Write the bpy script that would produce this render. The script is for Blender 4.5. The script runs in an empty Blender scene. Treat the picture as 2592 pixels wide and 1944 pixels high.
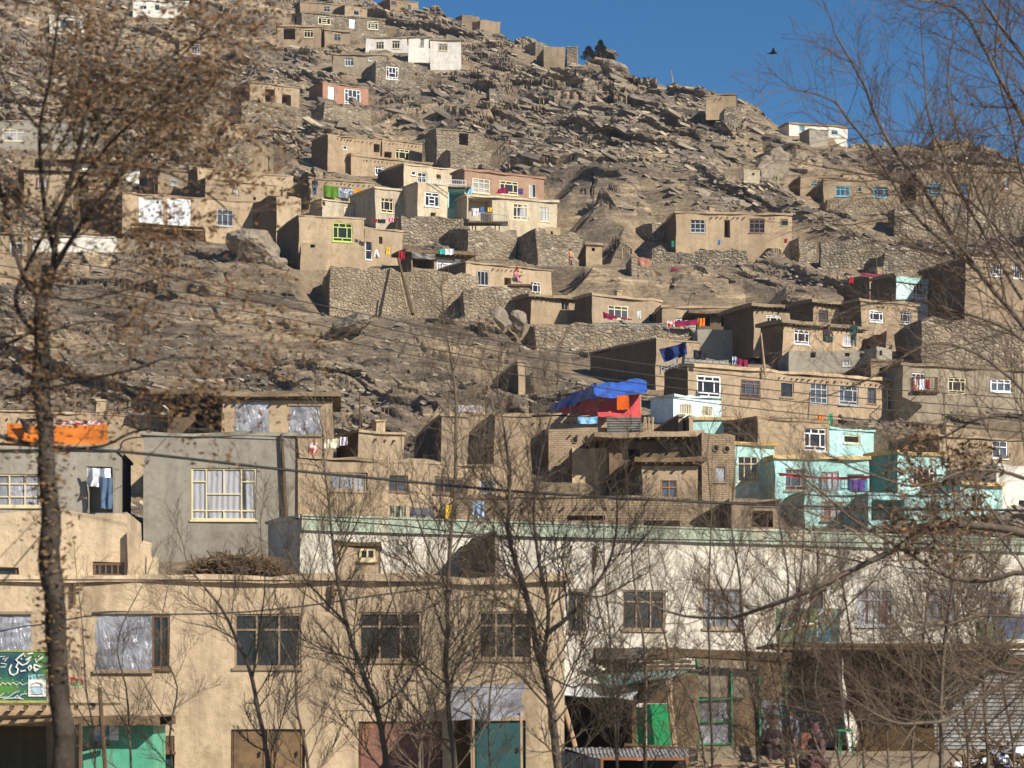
import bpy, math, random
import numpy as np
from mathutils import Vector, Matrix, noise as mn
random.seed(7); RNG = np.random.default_rng(7)
sc = bpy.context.scene
col = sc.collection
F = 6667.0; HX = 1296.0; HY = 1766.0; CZ = 2.0
R = math.radians
# ---------------------------------------------------------------- camera geometry helpers
def P(px, py, Y):
    return Vector(((px-HX)/F*Y, Y, CZ+(HY-py)/F*Y))
PR = [(1760,66),(1600,72),(1450,88),(1350,103),(1270,118),(1200,128),(1130,138),(1050,152),(950,168),(880,180),(800,194),(700,207),(600,226),(500,240),(300,275),(100,342),(0,374),(-100,407)]
_py = np.array([p[0] for p in PR][::-1], float); _dd = np.array([p[1] for p in PR][::-1], float)
def prof(py): return float(np.interp(py, _py, _dd))
# ---------------------------------------------------------------- objects
def tag(o, label=None, cat=None, group=None, kind=None):
    if label: o['label'] = label
    if cat: o['category'] = cat
    if group: o['group'] = group
    if kind: o['kind'] = kind
    elif label and ('wall' in o.name or 'ground' in o.name): o['kind'] = 'thing'
    return o
def mobj(name, verts, faces, mat=None, parent=None, smooth=False, mats=None, mi=None):
    me = bpy.data.meshes.new(name)
    me.from_pydata([tuple(v) for v in verts], [], faces)
    if mats:
        for m in mats: me.materials.append(m)
        if mi is not None: me.polygons.foreach_set('material_index', mi)
    elif mat: me.materials.append(mat)
    if smooth: me.polygons.foreach_set('use_smooth', [True]*len(me.polygons))
    me.update()
    o = bpy.data.objects.new(name, me); col.objects.link(o)
    if parent: o.parent = parent
    return o
def empty(name, loc, rz=0):
    o = bpy.data.objects.new(name, None); col.objects.link(o)
    o.location = loc; o.rotation_euler = (0,0,rz); o.empty_display_size = .3
    return o
class MB:
    def __init__(s): s.v=[]; s.f=[]; s.m=[]
    def quad(s, a,b,c,d, m=0):
        n=len(s.v); s.v+= [a,b,c,d]; s.f.append((n,n+1,n+2,n+3)); s.m.append(m)
    def tri(s,a,b,c,m=0):
        n=len(s.v); s.v+= [a,b,c]; s.f.append((n,n+1,n+2)); s.m.append(m)
    def box(s, x0,y0,z0,x1,y1,z1, m=0, j=0):
        n=len(s.v)
        c=[(x0,y0,z0),(x1,y0,z0),(x1,y1,z0),(x0,y1,z0),(x0,y0,z1),(x1,y0,z1),(x1,y1,z1),(x0,y1,z1)]
        if j: c=[tuple(a+random.uniform(-j,j) for a in p) for p in c]
        s.v+=c
        for f in ((0,3,2,1),(4,5,6,7),(0,1,5,4),(1,2,6,5),(2,3,7,6),(3,0,4,7)):
            s.f.append(tuple(n+i for i in f)); s.m.append(m)
    def tube(s, pts, rad, n=6, m=0, cap=True):
        pts=[Vector(p) for p in pts]
        if not hasattr(rad,'__len__'): rad=[rad]*len(pts)
        base=len(s.v); up=None
        for i,p in enumerate(pts):
            d=(pts[min(i+1,len(pts)-1)]-pts[max(i-1,0)])
            if d.length<1e-9: d=Vector((0,0,1))
            d.normalize()
            if up is None:
                up=Vector((1,0,0)) if abs(d.x)<.8 else Vector((0,0,1))
            a=(up-d*up.dot(d)).normalized(); b=d.cross(a); up=a
            for k in range(n):
                t=2*math.pi*k/n
                s.v.append(tuple(p+(a*math.cos(t)+b*math.sin(t))*rad[i]))
        for i in range(len(pts)-1):
            for k in range(n):
                k2=(k+1)%n
                s.f.append((base+i*n+k,base+i*n+k2,base+(i+1)*n+k2,base+(i+1)*n+k)); s.m.append(m)
        if cap:
            s.f.append(tuple(base+k for k in range(n))[::-1]); s.m.append(m)
            e=base+(len(pts)-1)*n
            s.f.append(tuple(e+k for k in range(n))); s.m.append(m)
    def build(s, name, mat=None, parent=None, mats=None, smooth=False):
        return mobj(name, s.v, s.f, mat, parent, smooth, mats, s.m if mats else None)
# ---------------------------------------------------------------- materials
def newmat(name):
    m=bpy.data.materials.new(name); m.use_nodes=True
    nt=m.node_tree; b=nt.nodes['Principled BSDF']; return m,nt,b
def N(nt,t,**k):
    n=nt.nodes.new(t)
    for a,v in k.items():
        if a.startswith('_'): setattr(n,a[1:],v)
        else: n.inputs[a.replace('0_','')].default_value=v
    return n
def noise(nt,vec,scale,detail=6,rough=.6,dist=0):
    n=nt.nodes.new('ShaderNodeTexNoise'); n.inputs['Scale'].default_value=scale; n.inputs['Detail'].default_value=detail
    n.inputs['Roughness'].default_value=rough; n.inputs['Distortion'].default_value=dist
    nt.links.new(vec,n.inputs['Vector']); return n.outputs[0]
def ramp(nt,fac,stops):
    n=nt.nodes.new('ShaderNodeValToRGB'); e=n.color_ramp.elements
    while len(e)>1: e.remove(e[0])
    e[0].position=stops[0][0]; e[0].color=tuple(stops[0][1])+(1,)
    for p,c in stops[1:]:
        x=e.new(p); x.color=tuple(c)+(1,)
    nt.links.new(fac,n.inputs['Fac']); return n.outputs['Color']
def mix(nt,fac,a,b,mode='MIX'):
    n=nt.nodes.new('ShaderNodeMix'); n.data_type='RGBA'; n.blend_type=mode
    for s,v in ((0,fac),(6,a),(7,b)):
        if isinstance(v,(int,float)): n.inputs[s].default_value=v
        elif isinstance(v,(tuple,list)): n.inputs[s].default_value=tuple(v)+(1,)
        else: nt.links.new(v,n.inputs[s])
    return n.outputs[2]
def bump(nt,b,h,strength=.5,dist=.05,prev=None):
    n=nt.nodes.new('ShaderNodeBump'); n.inputs['Strength'].default_value=strength; n.inputs['Distance'].default_value=dist
    nt.links.new(h,n.inputs['Height'])
    if prev: nt.links.new(prev,n.inputs['Normal'])
    nt.links.new(n.outputs[0],b.inputs['Normal']); return n.outputs[0]
def coords(nt,world=False,scale=None):
    if world:
        g=nt.nodes.new('ShaderNodeNewGeometry'); v=g.outputs['Position']
    else:
        g=nt.nodes.new('ShaderNodeTexCoord'); v=g.outputs['Object']
    if scale:
        m=nt.nodes.new('ShaderNodeMapping'); m.inputs['Scale'].default_value=scale; nt.links.new(v,m.inputs['Vector']); v=m.outputs[0]
    return v
G3=lambda v:(v,v,v)
def plaster(name, c, var=.25, rough=.95, streak=.16, bs=.6, stain=None, fleck=0):
    m,nt,b=newmat(name); w=coords(nt,True)
    big=noise(nt,w,.22,5,.6); fine=noise(nt,w,3.5,8,.75)
    st=noise(nt,coords(nt,True,(2.2,2.2,.22)),1,5,.6)
    dk=tuple(x*(1-var*1.3) for x in c); lt=tuple(min(.9,x*(1+var*.55)) for x in c)
    cc=ramp(nt,big,[(.3,dk),(.5,c),(.72,lt)])
    f=ramp(nt,fine,[(.3,G3(.72)),(.55,G3(1)),(.75,G3(1.12))])
    oi=nt.nodes.new('ShaderNodeObjectInfo'); cc=mix(nt,.8,cc,f,'MULTIPLY'); cc=mix(nt,1,cc,ramp(nt,oi.outputs['Random'],[(0,(.80,.80,.82)),(.35,(1.02,.99,.95)),(.7,(.92,.93,.92)),(1,(1.1,1.07,1.03))]),'MULTIPLY')
    pt=ramp(nt,noise(nt,w,1.1,7,.68,.8),[(.36,G3(.78)),(.44,G3(1)),(.60,G3(1)),(.68,G3(1.13))]); cc=mix(nt,.75,cc,pt,'MULTIPLY')
    s=ramp(nt,st,[(.35,G3(1-streak)),(.55,G3(1))])
    cc=mix(nt,1,cc,s,'MULTIPLY')
    if stain:
        k=noise(nt,w,.7,7,.7); kk=ramp(nt,k,[(.56,G3(0)),(.63,G3(.8))])
        cc=mix(nt,kk,cc,stain)
    if fleck:
        k=noise(nt,w,14,3,.6); kk=ramp(nt,k,[(.62,G3(0)),(.7,G3(fleck))]); cc=mix(nt,kk,cc,tuple(x*.35 for x in c))
    nt.links.new(cc,b.inputs['Base Color']); b.inputs['Roughness'].default_value=rough
    b.inputs['Specular IOR Level'].default_value=.15
    n1=bump(nt,b,fine,bs,.06); bump(nt,b,big,.3,.5,n1)
    return m
def stone(name, c1=(.345,.28,.20), c2=(.19,.16,.125), mortar=(.215,.165,.11), sc_=2.5, flat=1.6, hi=(.45,.38,.28)):
    m,nt,b=newmat(name); v0=coords(nt,True)
    nz=nt.nodes.new('ShaderNodeTexNoise'); nz.inputs['Scale'].default_value=2.5; nt.links.new(v0,nz.inputs['Vector'])
    v=mix(nt,.22,v0,nz.outputs['Color'],'ADD')
    mp=nt.nodes.new('ShaderNodeMapping'); mp.inputs['Scale'].default_value=(1,1,flat); nt.links.new(v,mp.inputs['Vector'])
    vo=nt.nodes.new('ShaderNodeTexVoronoi'); vo.inputs['Scale'].default_value=sc_; nt.links.new(mp.outputs[0],vo.inputs['Vector'])
    ve=nt.nodes.new('ShaderNodeTexVoronoi'); ve.feature='DISTANCE_TO_EDGE'; ve.inputs['Scale'].default_value=sc_; nt.links.new(mp.outputs[0],ve.inputs['Vector'])
    sep=nt.nodes.new('ShaderNodeSeparateColor'); nt.links.new(vo.outputs['Color'],sep.inputs[0])
    cc=ramp(nt,sep.outputs[0],[(.05,c2),(.45,c1),(.7,tuple(x*.75 for x in c1)),(.92,hi)])
    e=ramp(nt,ve.outputs['Distance'],[(.0,G3(.25)),(.07,G3(1))])
    cc=mix(nt,e,mortar,cc)
    f=noise(nt,v0,6,6,.7); cc=mix(nt,.7,cc,ramp(nt,f,[(.3,G3(.65)),(.7,G3(1.15))]),'MULTIPLY')
    big=noise(nt,v0,.3,4); cc=mix(nt,1,cc,ramp(nt,big,[(.33,G3(.62)),(.66,G3(1.15))]),'MULTIPLY'); cc=mix(nt,ramp(nt,noise(nt,v0,.55,6,.7),[(.46,G3(0)),(.6,G3(.8))]),cc,(.295,.235,.165))
    nt.links.new(cc,b.inputs['Base Color']); b.inputs['Roughness'].default_value=.95; b.inputs['Specular IOR Level'].default_value=.15
    h=ramp(nt,ve.outputs['Distance'],[(0,G3(0)),(.22,G3(.8)),(.5,G3(1))])
    n1=bump(nt,b,h,.8,.11); bump(nt,b,f,.5,.06,n1)
    return m
def brick(name, c1, c2, mortar, bw=.24, bh=.075, mort=.012, worn=.3):
    m,nt,b=newmat(name); tc=nt.nodes.new('ShaderNodeTexCoord')
    sp=nt.nodes.new('ShaderNodeSeparateXYZ'); nt.links.new(tc.outputs['Object'],sp.inputs[0])
    ad=nt.nodes.new('ShaderNodeMath'); ad.operation='ADD'; nt.links.new(sp.outputs[0],ad.inputs[0]); nt.links.new(sp.outputs[1],ad.inputs[1])
    cb=nt.nodes.new('ShaderNodeCombineXYZ'); nt.links.new(ad.outputs[0],cb.inputs[0]); nt.links.new(sp.outputs[2],cb.inputs[1])
    br=nt.nodes.new('ShaderNodeTexBrick'); nt.links.new(cb.outputs[0],br.inputs['Vector'])
    for k,v in (('Scale',1),('Mortar Size',mort),('Brick Width',bw),('Row Height',bh),('Bias',.1),('Mortar Smooth',.3)): br.inputs[k].default_value=v
    br.inputs['Color1'].default_value=c1+(1,); br.inputs['Color2'].default_value=c2+(1,); br.inputs['Mortar'].default_value=mortar+(1,)
    w=coords(nt,True); f=noise(nt,w,1.2,7,.7)
    cc=mix(nt,1,br.outputs['Color'],ramp(nt,f,[(.3,G3(1-worn)),(.7,G3(1.15))]),'MULTIPLY')
    nt.links.new(cc,b.inputs['Base Color']); b.inputs['Roughness'].default_value=.95; b.inputs['Specular IOR Level'].default_value=.15
    n1=bump(nt,b,br.outputs['Fac'],.5,-.02); bump(nt,b,noise(nt,w,5,6,.7),.4,.05,n1)
    return m
def paint(name, c, rough=.6, var=.15, metal=0, bs=.1, bscale=6, spec=.4, rust=None):
    m,nt,b=newmat(name); w=coords(nt,True); f=noise(nt,w,2.5,7,.7)
    cc=mix(nt,1,c,ramp(nt,f,[(.3,G3(1-var)),(.7,G3(1+var*.5))]),'MULTIPLY')
    if rust:
        k=ramp(nt,noise(nt,w,1.8,8,.75),[(.5,G3(0)),(.6,G3(1))]); cc=mix(nt,k,cc,rust)
    nt.links.new(cc,b.inputs['Base Color']); b.inputs['Roughness'].default_value=rough; b.inputs['Metallic'].default_value=metal
    b.inputs['Specular IOR Level'].default_value=spec
    bump(nt,b,noise(nt,w,bscale,4,.6),bs,.05); return m
def foilmat(name,c=(.45,.47,.52),sc_=5,rough=.22):
    m,nt,b=newmat(name); w=coords(nt,True,(1.6,1,.55)); w0=coords(nt,True)
    f=noise(nt,w,sc_*.8,4,.55,2.2); g=noise(nt,w0,1.1,4,.5)
    cc=ramp(nt,g,[(.3,tuple(x*.4 for x in c)),(.5,c),(.7,tuple(min(.9,x*1.5) for x in c))])
    nt.links.new(cc,b.inputs['Base Color']); b.inputs['Roughness'].default_value=rough; b.inputs['Metallic'].default_value=.1
    b.inputs['Specular IOR Level'].default_value=.7
    bump(nt,b,f,.6,.10); return m
def glassmat(name,c=(.035,.045,.06),rough=.08):
    m,nt,b=newmat(name); w=coords(nt,True); g=noise(nt,w,.9,3,.5)
    cc=ramp(nt,g,[(.35,tuple(x*.6 for x in c)),(.65,tuple(x*1.35 for x in c))])
    nt.links.new(cc,b.inputs['Base Color']); b.inputs['Roughness'].default_value=rough; b.inputs['Specular IOR Level'].default_value=.6
    bump(nt,b,noise(nt,w,1.2,2),.08,.05); return m
def corrug(name,c,axis=0,period=.09,rust=(.18,.09,.04),metal=.3,rough=.5):
    m,nt,b=newmat(name)
    tc=nt.nodes.new('ShaderNodeTexCoord'); wv=nt.nodes.new('ShaderNodeTexWave'); wv.bands_direction='XYZ'[axis]
    wv.inputs['Scale'].default_value=.314/period; nt.links.new(tc.outputs['Object'],wv.inputs['Vector'])
    w=coords(nt,True); k=ramp(nt,noise(nt,w,1.5,8,.75),[(.48,G3(0)),(.62,G3(1))])
    cc=mix(nt,k,c,rust); cc=mix(nt,.8,cc,ramp(nt,noise(nt,w,4,5),[(.3,G3(.6)),(.7,G3(1.1))]),'MULTIPLY')
    nt.links.new(cc,b.inputs['Base Color']); b.inputs['Roughness'].default_value=rough; b.inputs['Metallic'].default_value=metal
    bump(nt,b,wv.outputs['Fac'],1,.05); return m
def clothmat(name,c,c2=None,scale=6,kind='noise'):
    m,nt,b=newmat(name)
    tc=nt.nodes.new('ShaderNodeTexCoord'); v=tc.outputs['Object']
    if c2 and kind=='check':
        ck=nt.nodes.new('ShaderNodeTexChecker'); ck.inputs['Scale'].default_value=scale; nt.links.new(v,ck.inputs['Vector'])
        ck.inputs['Color1'].default_value=c+(1,); ck.inputs['Color2'].default_value=c2+(1,); cc=ck.outputs['Color']
    elif c2 and kind=='stripe':
        wv=nt.nodes.new('ShaderNodeTexWave'); wv.inputs['Scale'].default_value=scale; nt.links.new(v,wv.inputs['Vector'])
        cc=ramp(nt,wv.outputs['Fac'],[(.45,c),(.55,c2)])
    elif c2:
        cc=ramp(nt,noise(nt,v,scale,3),[(.45,c),(.55,c2)])
    else: cc=ramp(nt,noise(nt,v,2,4),[(.3,tuple(x*.8 for x in c)),(.7,tuple(min(1,x*1.15) for x in c))])
    nt.links.new(cc,b.inputs['Base Color']); b.inputs['Roughness'].default_value=.85; b.inputs['Specular IOR Level'].default_value=.2
    bump(nt,b,noise(nt,v,4,3),.3,.05); return m
M={}
M['mud']=plaster('mud_plaster',(.395,.30,.20),.2,stain=(.26,.195,.13),fleck=.4)
M['mud2']=plaster('mud_plaster_pale',(.45,.345,.23),.18,stain=(.33,.25,.165),fleck=.3)
M['mud3']=plaster('mud_plaster_brown',(.31,.24,.16),.22,fleck=.5)
M['mudd']=plaster('rough_mud_shade_dark',(.185,.13,.083),.25,fleck=.6,bs=.9)  # rough brick sides, colour darkened further to carry the shade on house flanks
M['facade']=plaster('street_facade_plaster',(.60,.475,.325),.2,streak=.3,stain=(.36,.27,.175),bs=.8,fleck=.5)
M['cream']=plaster('cream_limewash',(.56,.48,.35),.16,stain=(.48,.35,.21),streak=.25)
M['white']=plaster('white_limewash',(.78,.75,.68),.06,streak=.1)
M['whitef']=plaster('stained_white_facade',(.70,.65,.56),.14,streak=.38,stain=(.46,.37,.26))
M['grey']=plaster('grey_cement',(.34,.315,.26),.15,streak=.15,bs=.25)
M['grey2']=plaster('grey_mud',(.33,.275,.20),.22)
M['turq']=plaster('turquoise_paint',(.47,.77,.74),.16,streak=.3,stain=(.42,.58,.52))
M['turqd']=plaster('turquoise_shade_tone',(.13,.36,.34),.2,streak=.2)  # turquoise darkened in colour to carry the shade of a flank
M['pale']=plaster('pale_blue_paint',(.62,.78,.80),.06,streak=.15)
M['mint']=plaster('mint_cornice',(.40,.47,.375),.2,streak=.35,stain=(.48,.42,.30))
M['ochre']=plaster('ochre_trim',(.66,.47,.22),.1)
M['stone']=stone('rubble_stone')
M['stoned']=stone('dark_rubble_stone',(.30,.255,.19),(.16,.14,.11),(.15,.125,.09),2.8)
M['stonel']=stone('pale_rubble_stone',(.42,.33,.22),(.26,.21,.15),(.29,.22,.14),3.4,1.4)
M['brickt']=brick('tan_mud_brick',(.40,.30,.195),(.33,.245,.16),(.235,.175,.115),.32,.1,.02)
M['brickr']=brick('red_brick',(.46,.22,.13),(.39,.19,.12),(.36,.27,.2))
M['brickp']=brick('pinkish_brick',(.44,.27,.18),(.38,.24,.16),(.34,.25,.18))
M['block']=brick('concrete_block',(.34,.32,.28),(.28,.26,.22),(.12,.11,.09),.4,.2,.03)
M['wood']=paint('weathered_wood',(.13,.085,.05),.9,.4,bs=.5,spec=.1)
M['woodl']=paint('pale_timber',(.40,.28,.17),.85,.3,bs=.4,spec=.1)
M['brush']=paint('brush_and_mud',(.20,.14,.085),1,.5,bs=1,bscale=12,spec=.05)
M['dark']=paint('dark_unlit_face',(.03,.025,.02),1,.3,spec=.05)  # near black, carries the shade of interiors and of one house flank
M['glass']=glassmat('dark_glass',(.022,.022,.024)); M['glassb']=glassmat('blue_glass',(.06,.075,.10)); M['glassc']=glassmat('curtained_glass',(.34,.34,.36),.15)
def curtain():
    m,nt,b=newmat('lace_curtain_glass'); tc=nt.nodes.new('ShaderNodeTexCoord'); wv=nt.nodes.new('ShaderNodeTexWave'); wv.inputs['Scale'].default_value=1.6; wv.inputs['Distortion'].default_value=2; nt.links.new(tc.outputs['Object'],wv.inputs['Vector'])
    cc=ramp(nt,wv.outputs['Fac'],[(.0,(.27,.27,.28)),(.4,(.36,.36,.38)),(1,(.46,.46,.48))]); mp=nt.nodes.new('ShaderNodeMapping'); mp.inputs['Scale'].default_value=(1.1,1,.05); nt.links.new(tc.outputs['Object'],mp.inputs['Vector'])
    k=noise(nt,mp.outputs[0],1.3,2); cc=mix(nt,ramp(nt,k,[(.56,G3(0)),(.6,G3(1))]),cc,(.16,.035,.03)); cc=mix(nt,ramp(nt,k,[(.40,G3(1)),(.44,G3(0))]),cc,(.03,.03,.035))
    nt.links.new(cc,b.inputs['Base Color']); b.inputs['Roughness'].default_value=.15; return m
M['curt']=curtain()
M['foil']=foilmat('plastic_sheet',(.27,.275,.30),3.2,.28); M['foilw']=foilmat('bright_plastic_sheet',(.72,.74,.8),4)
for n,c in dict(wf=(.80,.79,.76),cf=(.70,.60,.36),bf=(.16,.09,.05),of=(.40,.16,.05),blf=(.16,.42,.55),gf=(.50,.60,.10),tf=(.30,.22,.14),grf=(.03,.20,.09),gyf=(.40,.40,.40)).items():
    M[n]=paint('frame_paint_'+n,c,.5,.12)
M['dteal']=paint('teal_door_paint',(.018,.075,.08),.5,.3); M['dwhite']=paint('white_door_paint',(.82,.83,.85),.5,.08)
M['dgreen']=paint('bright_green_door_paint',(.01,.30,.10),.45,.25); M['dbrown']=paint('brown_door_paint',(.20,.125,.06),.7,.4,rust=(.11,.07,.04))
M['dred']=paint('faded_red_shutter_paint',(.21,.10,.075),.7,.45,rust=(.3,.15,.08)); M['sgreen']=paint('sea_green_metal_paint',(.09,.40,.26),.6,.35,rust=(.13,.33,.22))
M['cgrey']=corrug('corrugated_iron',(.42,.43,.42),0); M['cgreyh']=corrug('corrugated_iron_horizontal',(.42,.43,.43),2,.11,rust=(.3,.25,.2))
M['cteal']=corrug('corrugated_turquoise_iron',(.22,.42,.40),0,.12,rust=(.36,.30,.22))
M['tin']=paint('white_tin_sheet',(.80,.80,.80),.4,.12,.2,bs=.3)
M['rust']=paint('rusty_iron',(.30,.12,.05),.8,.4)
M['wire']=paint('black_cable',(.015,.015,.015),.6,.1); M['wirel']=paint('grey_cable',(.05,.045,.04),.6,.1)
# ---------------------------------------------------------------- houses
RG=dict(A=(0,0),B=(630,0),C=(1260,0),D=(1892,0),F=(0,475),G=(630,400),H=(1260,475),I=(1892,400),L=(0,950),M=(630,950),K=(1260,850),J=(1892,850),N=(0,1419),O=(630,1419),Q=(1260,1419),R=(1892,1419),S=(0,0))
SC=700/2212.
def src(reg,x,y):
    if reg=='S': return (x,y)
    o=RG[reg]; return (o[0]+x*SC, o[1]+y*SC)
CUTS=[]   # terrain cuts
PLANES=[] # house fronts for depth lookups
def jit(p,amp,h=None,topamp=0,seed=0):
    q=Vector(p); n=mn.noise_vector(q*.55+Vector((seed,seed*1.7,0)))
    n2=mn.noise_vector(q*1.9+Vector((seed,0,3)))
    r=q+n*amp+n2*(amp*.35)
    if h is not None and p[2]>=h-1e-4: r.z+=n2.z*topamp+n.x*topamp
    return tuple(r)
def cuts(a,b,step,extra=()):
    k=max(1,int(round((b-a)/step))); s=set(round(a+(b-a)*i/k,4) for i in range(k+1))
    ex=[round(e,4) for e in extra if a<e<b]
    s=[x for x in s if all(abs(x-e)>.12 for e in ex) or x in (round(a,4),round(b,4))]
    s=sorted(set(list(s)+ex)); return s
WST={ # normalised bars x0,z0,x1,z1
 'std':[(0,.76,1,.76),(0,.2,1,.2),(.27,.2,.27,.76),(.73,.2,.73,.76),(.33,.76,.33,1),(.67,.76,.67,1),(.5,0,.5,.2)],
 'mid':[(0,.74,1,.74),(.3,0,.3,.74),(.7,0,.7,.74),(.5,.74,.5,1),(.3,.22,.7,.22),(.3,.5,.7,.5)],
 'g32':[(.333,0,.333,1),(.667,0,.667,1),(0,.7,1,.7)],
 'g33':[(.333,0,.333,1),(.667,0,.667,1),(0,.7,1,.7),(0,.3,1,.3)],
 'g22':[(.5,0,.5,1),(0,.65,1,.65)],
 'v2':[(.5,0,.5,1)],'v3':[(.33,0,.33,1),(.67,0,.67,1)],
 'v5':[(.2,0,.2,1),(.4,0,.4,1),(.6,0,.6,1),(.8,0,.8,1)],
 'bars':[(i/9,0,i/9,1) for i in range(1,9)]+[(0,.5,1,.5)],
 'big':[(.23,0,.23,1),(.77,0,.77,1),(.5,.5,.5,1),(.5,0,.5,.18),(.23,.5,.77,.5),(0,.18,1,.18),(0,.74,.23,.74),(.77,.74,1,.74)],
 'n':[],'h':[(0,.5,1,.5)]}
def window(root,u0,u1,v0,v1,style,fm,gm,bw=None,label=None,name='window'):
    w=u1-u0; h=v1-v0; bw=bw or (max(.05,min(.09,w*.06)) if root.location.y>100 else .055)
    mb=MB(); y0,y1=.03,.10
    mb.box(u0,y0,v0,u0+bw,y1,v1); mb.box(u1-bw,y0,v0,u1,y1,v1)
    mb.box(u0+bw,y0,v0,u1-bw,y1,v0+bw); mb.box(u0+bw,y0,v1-bw,u1-bw,y1,v1)
    bb=bw*.8
    for i,(a,b,c,d) in enumerate(WST[style]):
        xa,xb=u0+a*w,u0+c*w; za,zb_=v0+b*h,v0+d*h; off=.004*(i%3+1)
        if a==c: mb.box(xa-bb/2,y0+off,max(za,v0+bw),xa+bb/2,y1-off,min(zb_,v1-bw))
        else: mb.box(max(xa,u0+bw),y0+off,za-bb/2,min(xb,u1-bw),y1-off,za+bb/2)
    # sill
    mb.box(u0-.05,-.06,v0-.07,u1+.05,.05,v0-.004)
    o=mb.build(name,M[fm],root)
    if label: o['label']=label
    g=MB(); t=random.uniform(-.01,.01)
    g.quad((u0,.085+t,v0),(u1,.085,v0),(u1,.085-t,v1),(u0,.085,v1))
    g.box(u0,.1,v0,u1,.13,v1)
    g.build('pane',M[gm],o)
    return o
def front_uv(px,py,fr):
    X0,Y0,zb,ca,sa=fr; s=(px-HX)/F
    u=(s*Y0-X0)/(ca-s*sa); Yu=Y0+u*sa
    return u, CZ+(HY-py)/F*Yu-zb
def house(reg,label,x0,x1,yt0,yt1,yb,mat='mud',side=None,w=5,roof='cap',wins=(),D=None,a=None,name='mud_house',cat='house',
          sm=None,amp=.10,top=.13,foot=2.0,cut=True,group=None,simple=False,amin=-14,amax=30,step=.9,extra=None,rmat=None):
    (X0p,Yt0),(X1p,Yt1)=src(reg,x0,yt0),src(reg,x1,yt1); Yb=src(reg,0,yb)[1]
    D0=D or prof(Yb); p0=P(X0p,Yb,D0); zt=P(X0p,Yt0,D0).z
    s1=(X1p-HX)/F
    if a is None:
        r=(HY-Yt0)/(HY-Yt1); D1=D0*r; p1=P(X1p,Yt1,D1)
        a=math.atan2(p1.y-p0.y,p1.x-p0.x); a=max(R(amin),min(R(amax),a))
    else: a=R(a)
    ca,sa=math.cos(a),math.sin(a)
    Lx=(s1*p0.y-p0.x)/(ca-s1*sa)
    if side is not None:
        s2=(src(reg,side,0)[0]-HX)/F; den=sa+s2*ca
        w=(p0.x-s2*p0.y)/den if den>.01 else 9
        w=max(2.5,min(14,w))
    zb=p0.z; h=zt-zb; fr=(p0.x,p0.y,zb,ca,sa)
    PLANES.append((p0.x,p0.y,ca,sa,Lx,zb-foot,zt))
    if cut: CUTS.append((p0.x,p0.y,ca,sa,Lx,w,zb,h))
    ops=[]
    for q in wins:
        k=q[0]; qa=src(reg,q[1],q[2]); qb=src(reg,q[3],q[4]); ym=(qa[1],qb[1])
        u0,_=front_uv(qa[0],0,fr); u1,_=front_uv(qb[0],0,fr); xm=(qa[0]+qb[0])/2
        _,v1=front_uv(xm,qa[1],fr); _,v0=front_uv(xm,qb[1],fr)
        u0=max(.08,u0); u1=min(Lx-.08,u1); v1=min(h-.06,v1)
        if u1-u0<.12 or v1-v0<.12: continue
        ops.append((round(u0,4),round(u1,4),round(v0,4),round(v1,4),q))
    xs=cuts(0,Lx,step,[o[0] for o in ops]+[o[1] for o in ops]); zs=cuts(-foot,h,step,[o[2] for o in ops]+[o[3] for o in ops]+[0])
    ys=cuts(0,w,1.5)
    mb=MB(); sd=random.random()*50; hr=round(h,4)
    J=lambda p:jit(p,amp,hr,top,sd)
    nx,nz=len(xs)-1,len(zs)-1; hole={}
    for i in range(nx):
        for k in range(nz):
            cx,cz=(xs[i]+xs[i+1])/2,(zs[k]+zs[k+1])/2
            for oi,o in enumerate(ops):
                if o[0]<cx<o[1] and o[2]<cz<o[3]: hole[(i,k)]=oi; break
    for i in range(nx):
        for k in range(nz):
            xa,xb,za,zc=xs[i],xs[i+1],zs[k],zs[k+1]
            if (i,k) not in hole: mb.quad(J((xa,0,za)),J((xb,0,za)),J((xb,0,zc)),J((xa,0,zc)))
            else:
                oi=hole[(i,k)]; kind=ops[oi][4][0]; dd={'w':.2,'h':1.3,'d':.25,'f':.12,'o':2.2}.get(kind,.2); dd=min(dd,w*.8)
                def rv(p): return (p[0],dd,p[2])
                A,B,C_,D_=(xa,0,za),(xb,0,za),(xb,0,zc),(xa,0,zc)
                if hole.get((i-1,k))!=oi: mb.quad(J(A),J(D_),rv(D_),rv(A))
                if hole.get((i+1,k))!=oi: mb.quad(J(B),rv(B),rv(C_),J(C_))
                if hole.get((i,k-1))!=oi: mb.quad(J(A),rv(A),rv(B),J(B))
                if hole.get((i,k+1))!=oi: mb.quad(J(D_),J(C_),rv(C_),rv(D_))
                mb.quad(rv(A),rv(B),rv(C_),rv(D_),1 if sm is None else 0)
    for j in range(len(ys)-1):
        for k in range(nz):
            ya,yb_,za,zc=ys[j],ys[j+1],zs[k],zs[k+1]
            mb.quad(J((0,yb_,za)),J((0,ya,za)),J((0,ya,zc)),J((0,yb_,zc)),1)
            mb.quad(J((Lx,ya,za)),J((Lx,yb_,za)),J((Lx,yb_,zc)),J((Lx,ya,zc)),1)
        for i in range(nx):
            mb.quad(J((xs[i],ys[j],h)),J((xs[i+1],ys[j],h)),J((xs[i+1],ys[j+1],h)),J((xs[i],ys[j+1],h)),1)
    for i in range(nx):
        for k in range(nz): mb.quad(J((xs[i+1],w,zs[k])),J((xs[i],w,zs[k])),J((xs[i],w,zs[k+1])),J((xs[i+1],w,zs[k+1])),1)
    smm=M[sm] if sm else (M['mudd'] if mat in('mud','mud2','mud3') and not simple else M[mat])  # mud house flanks default to the shade-darkened mud
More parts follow.
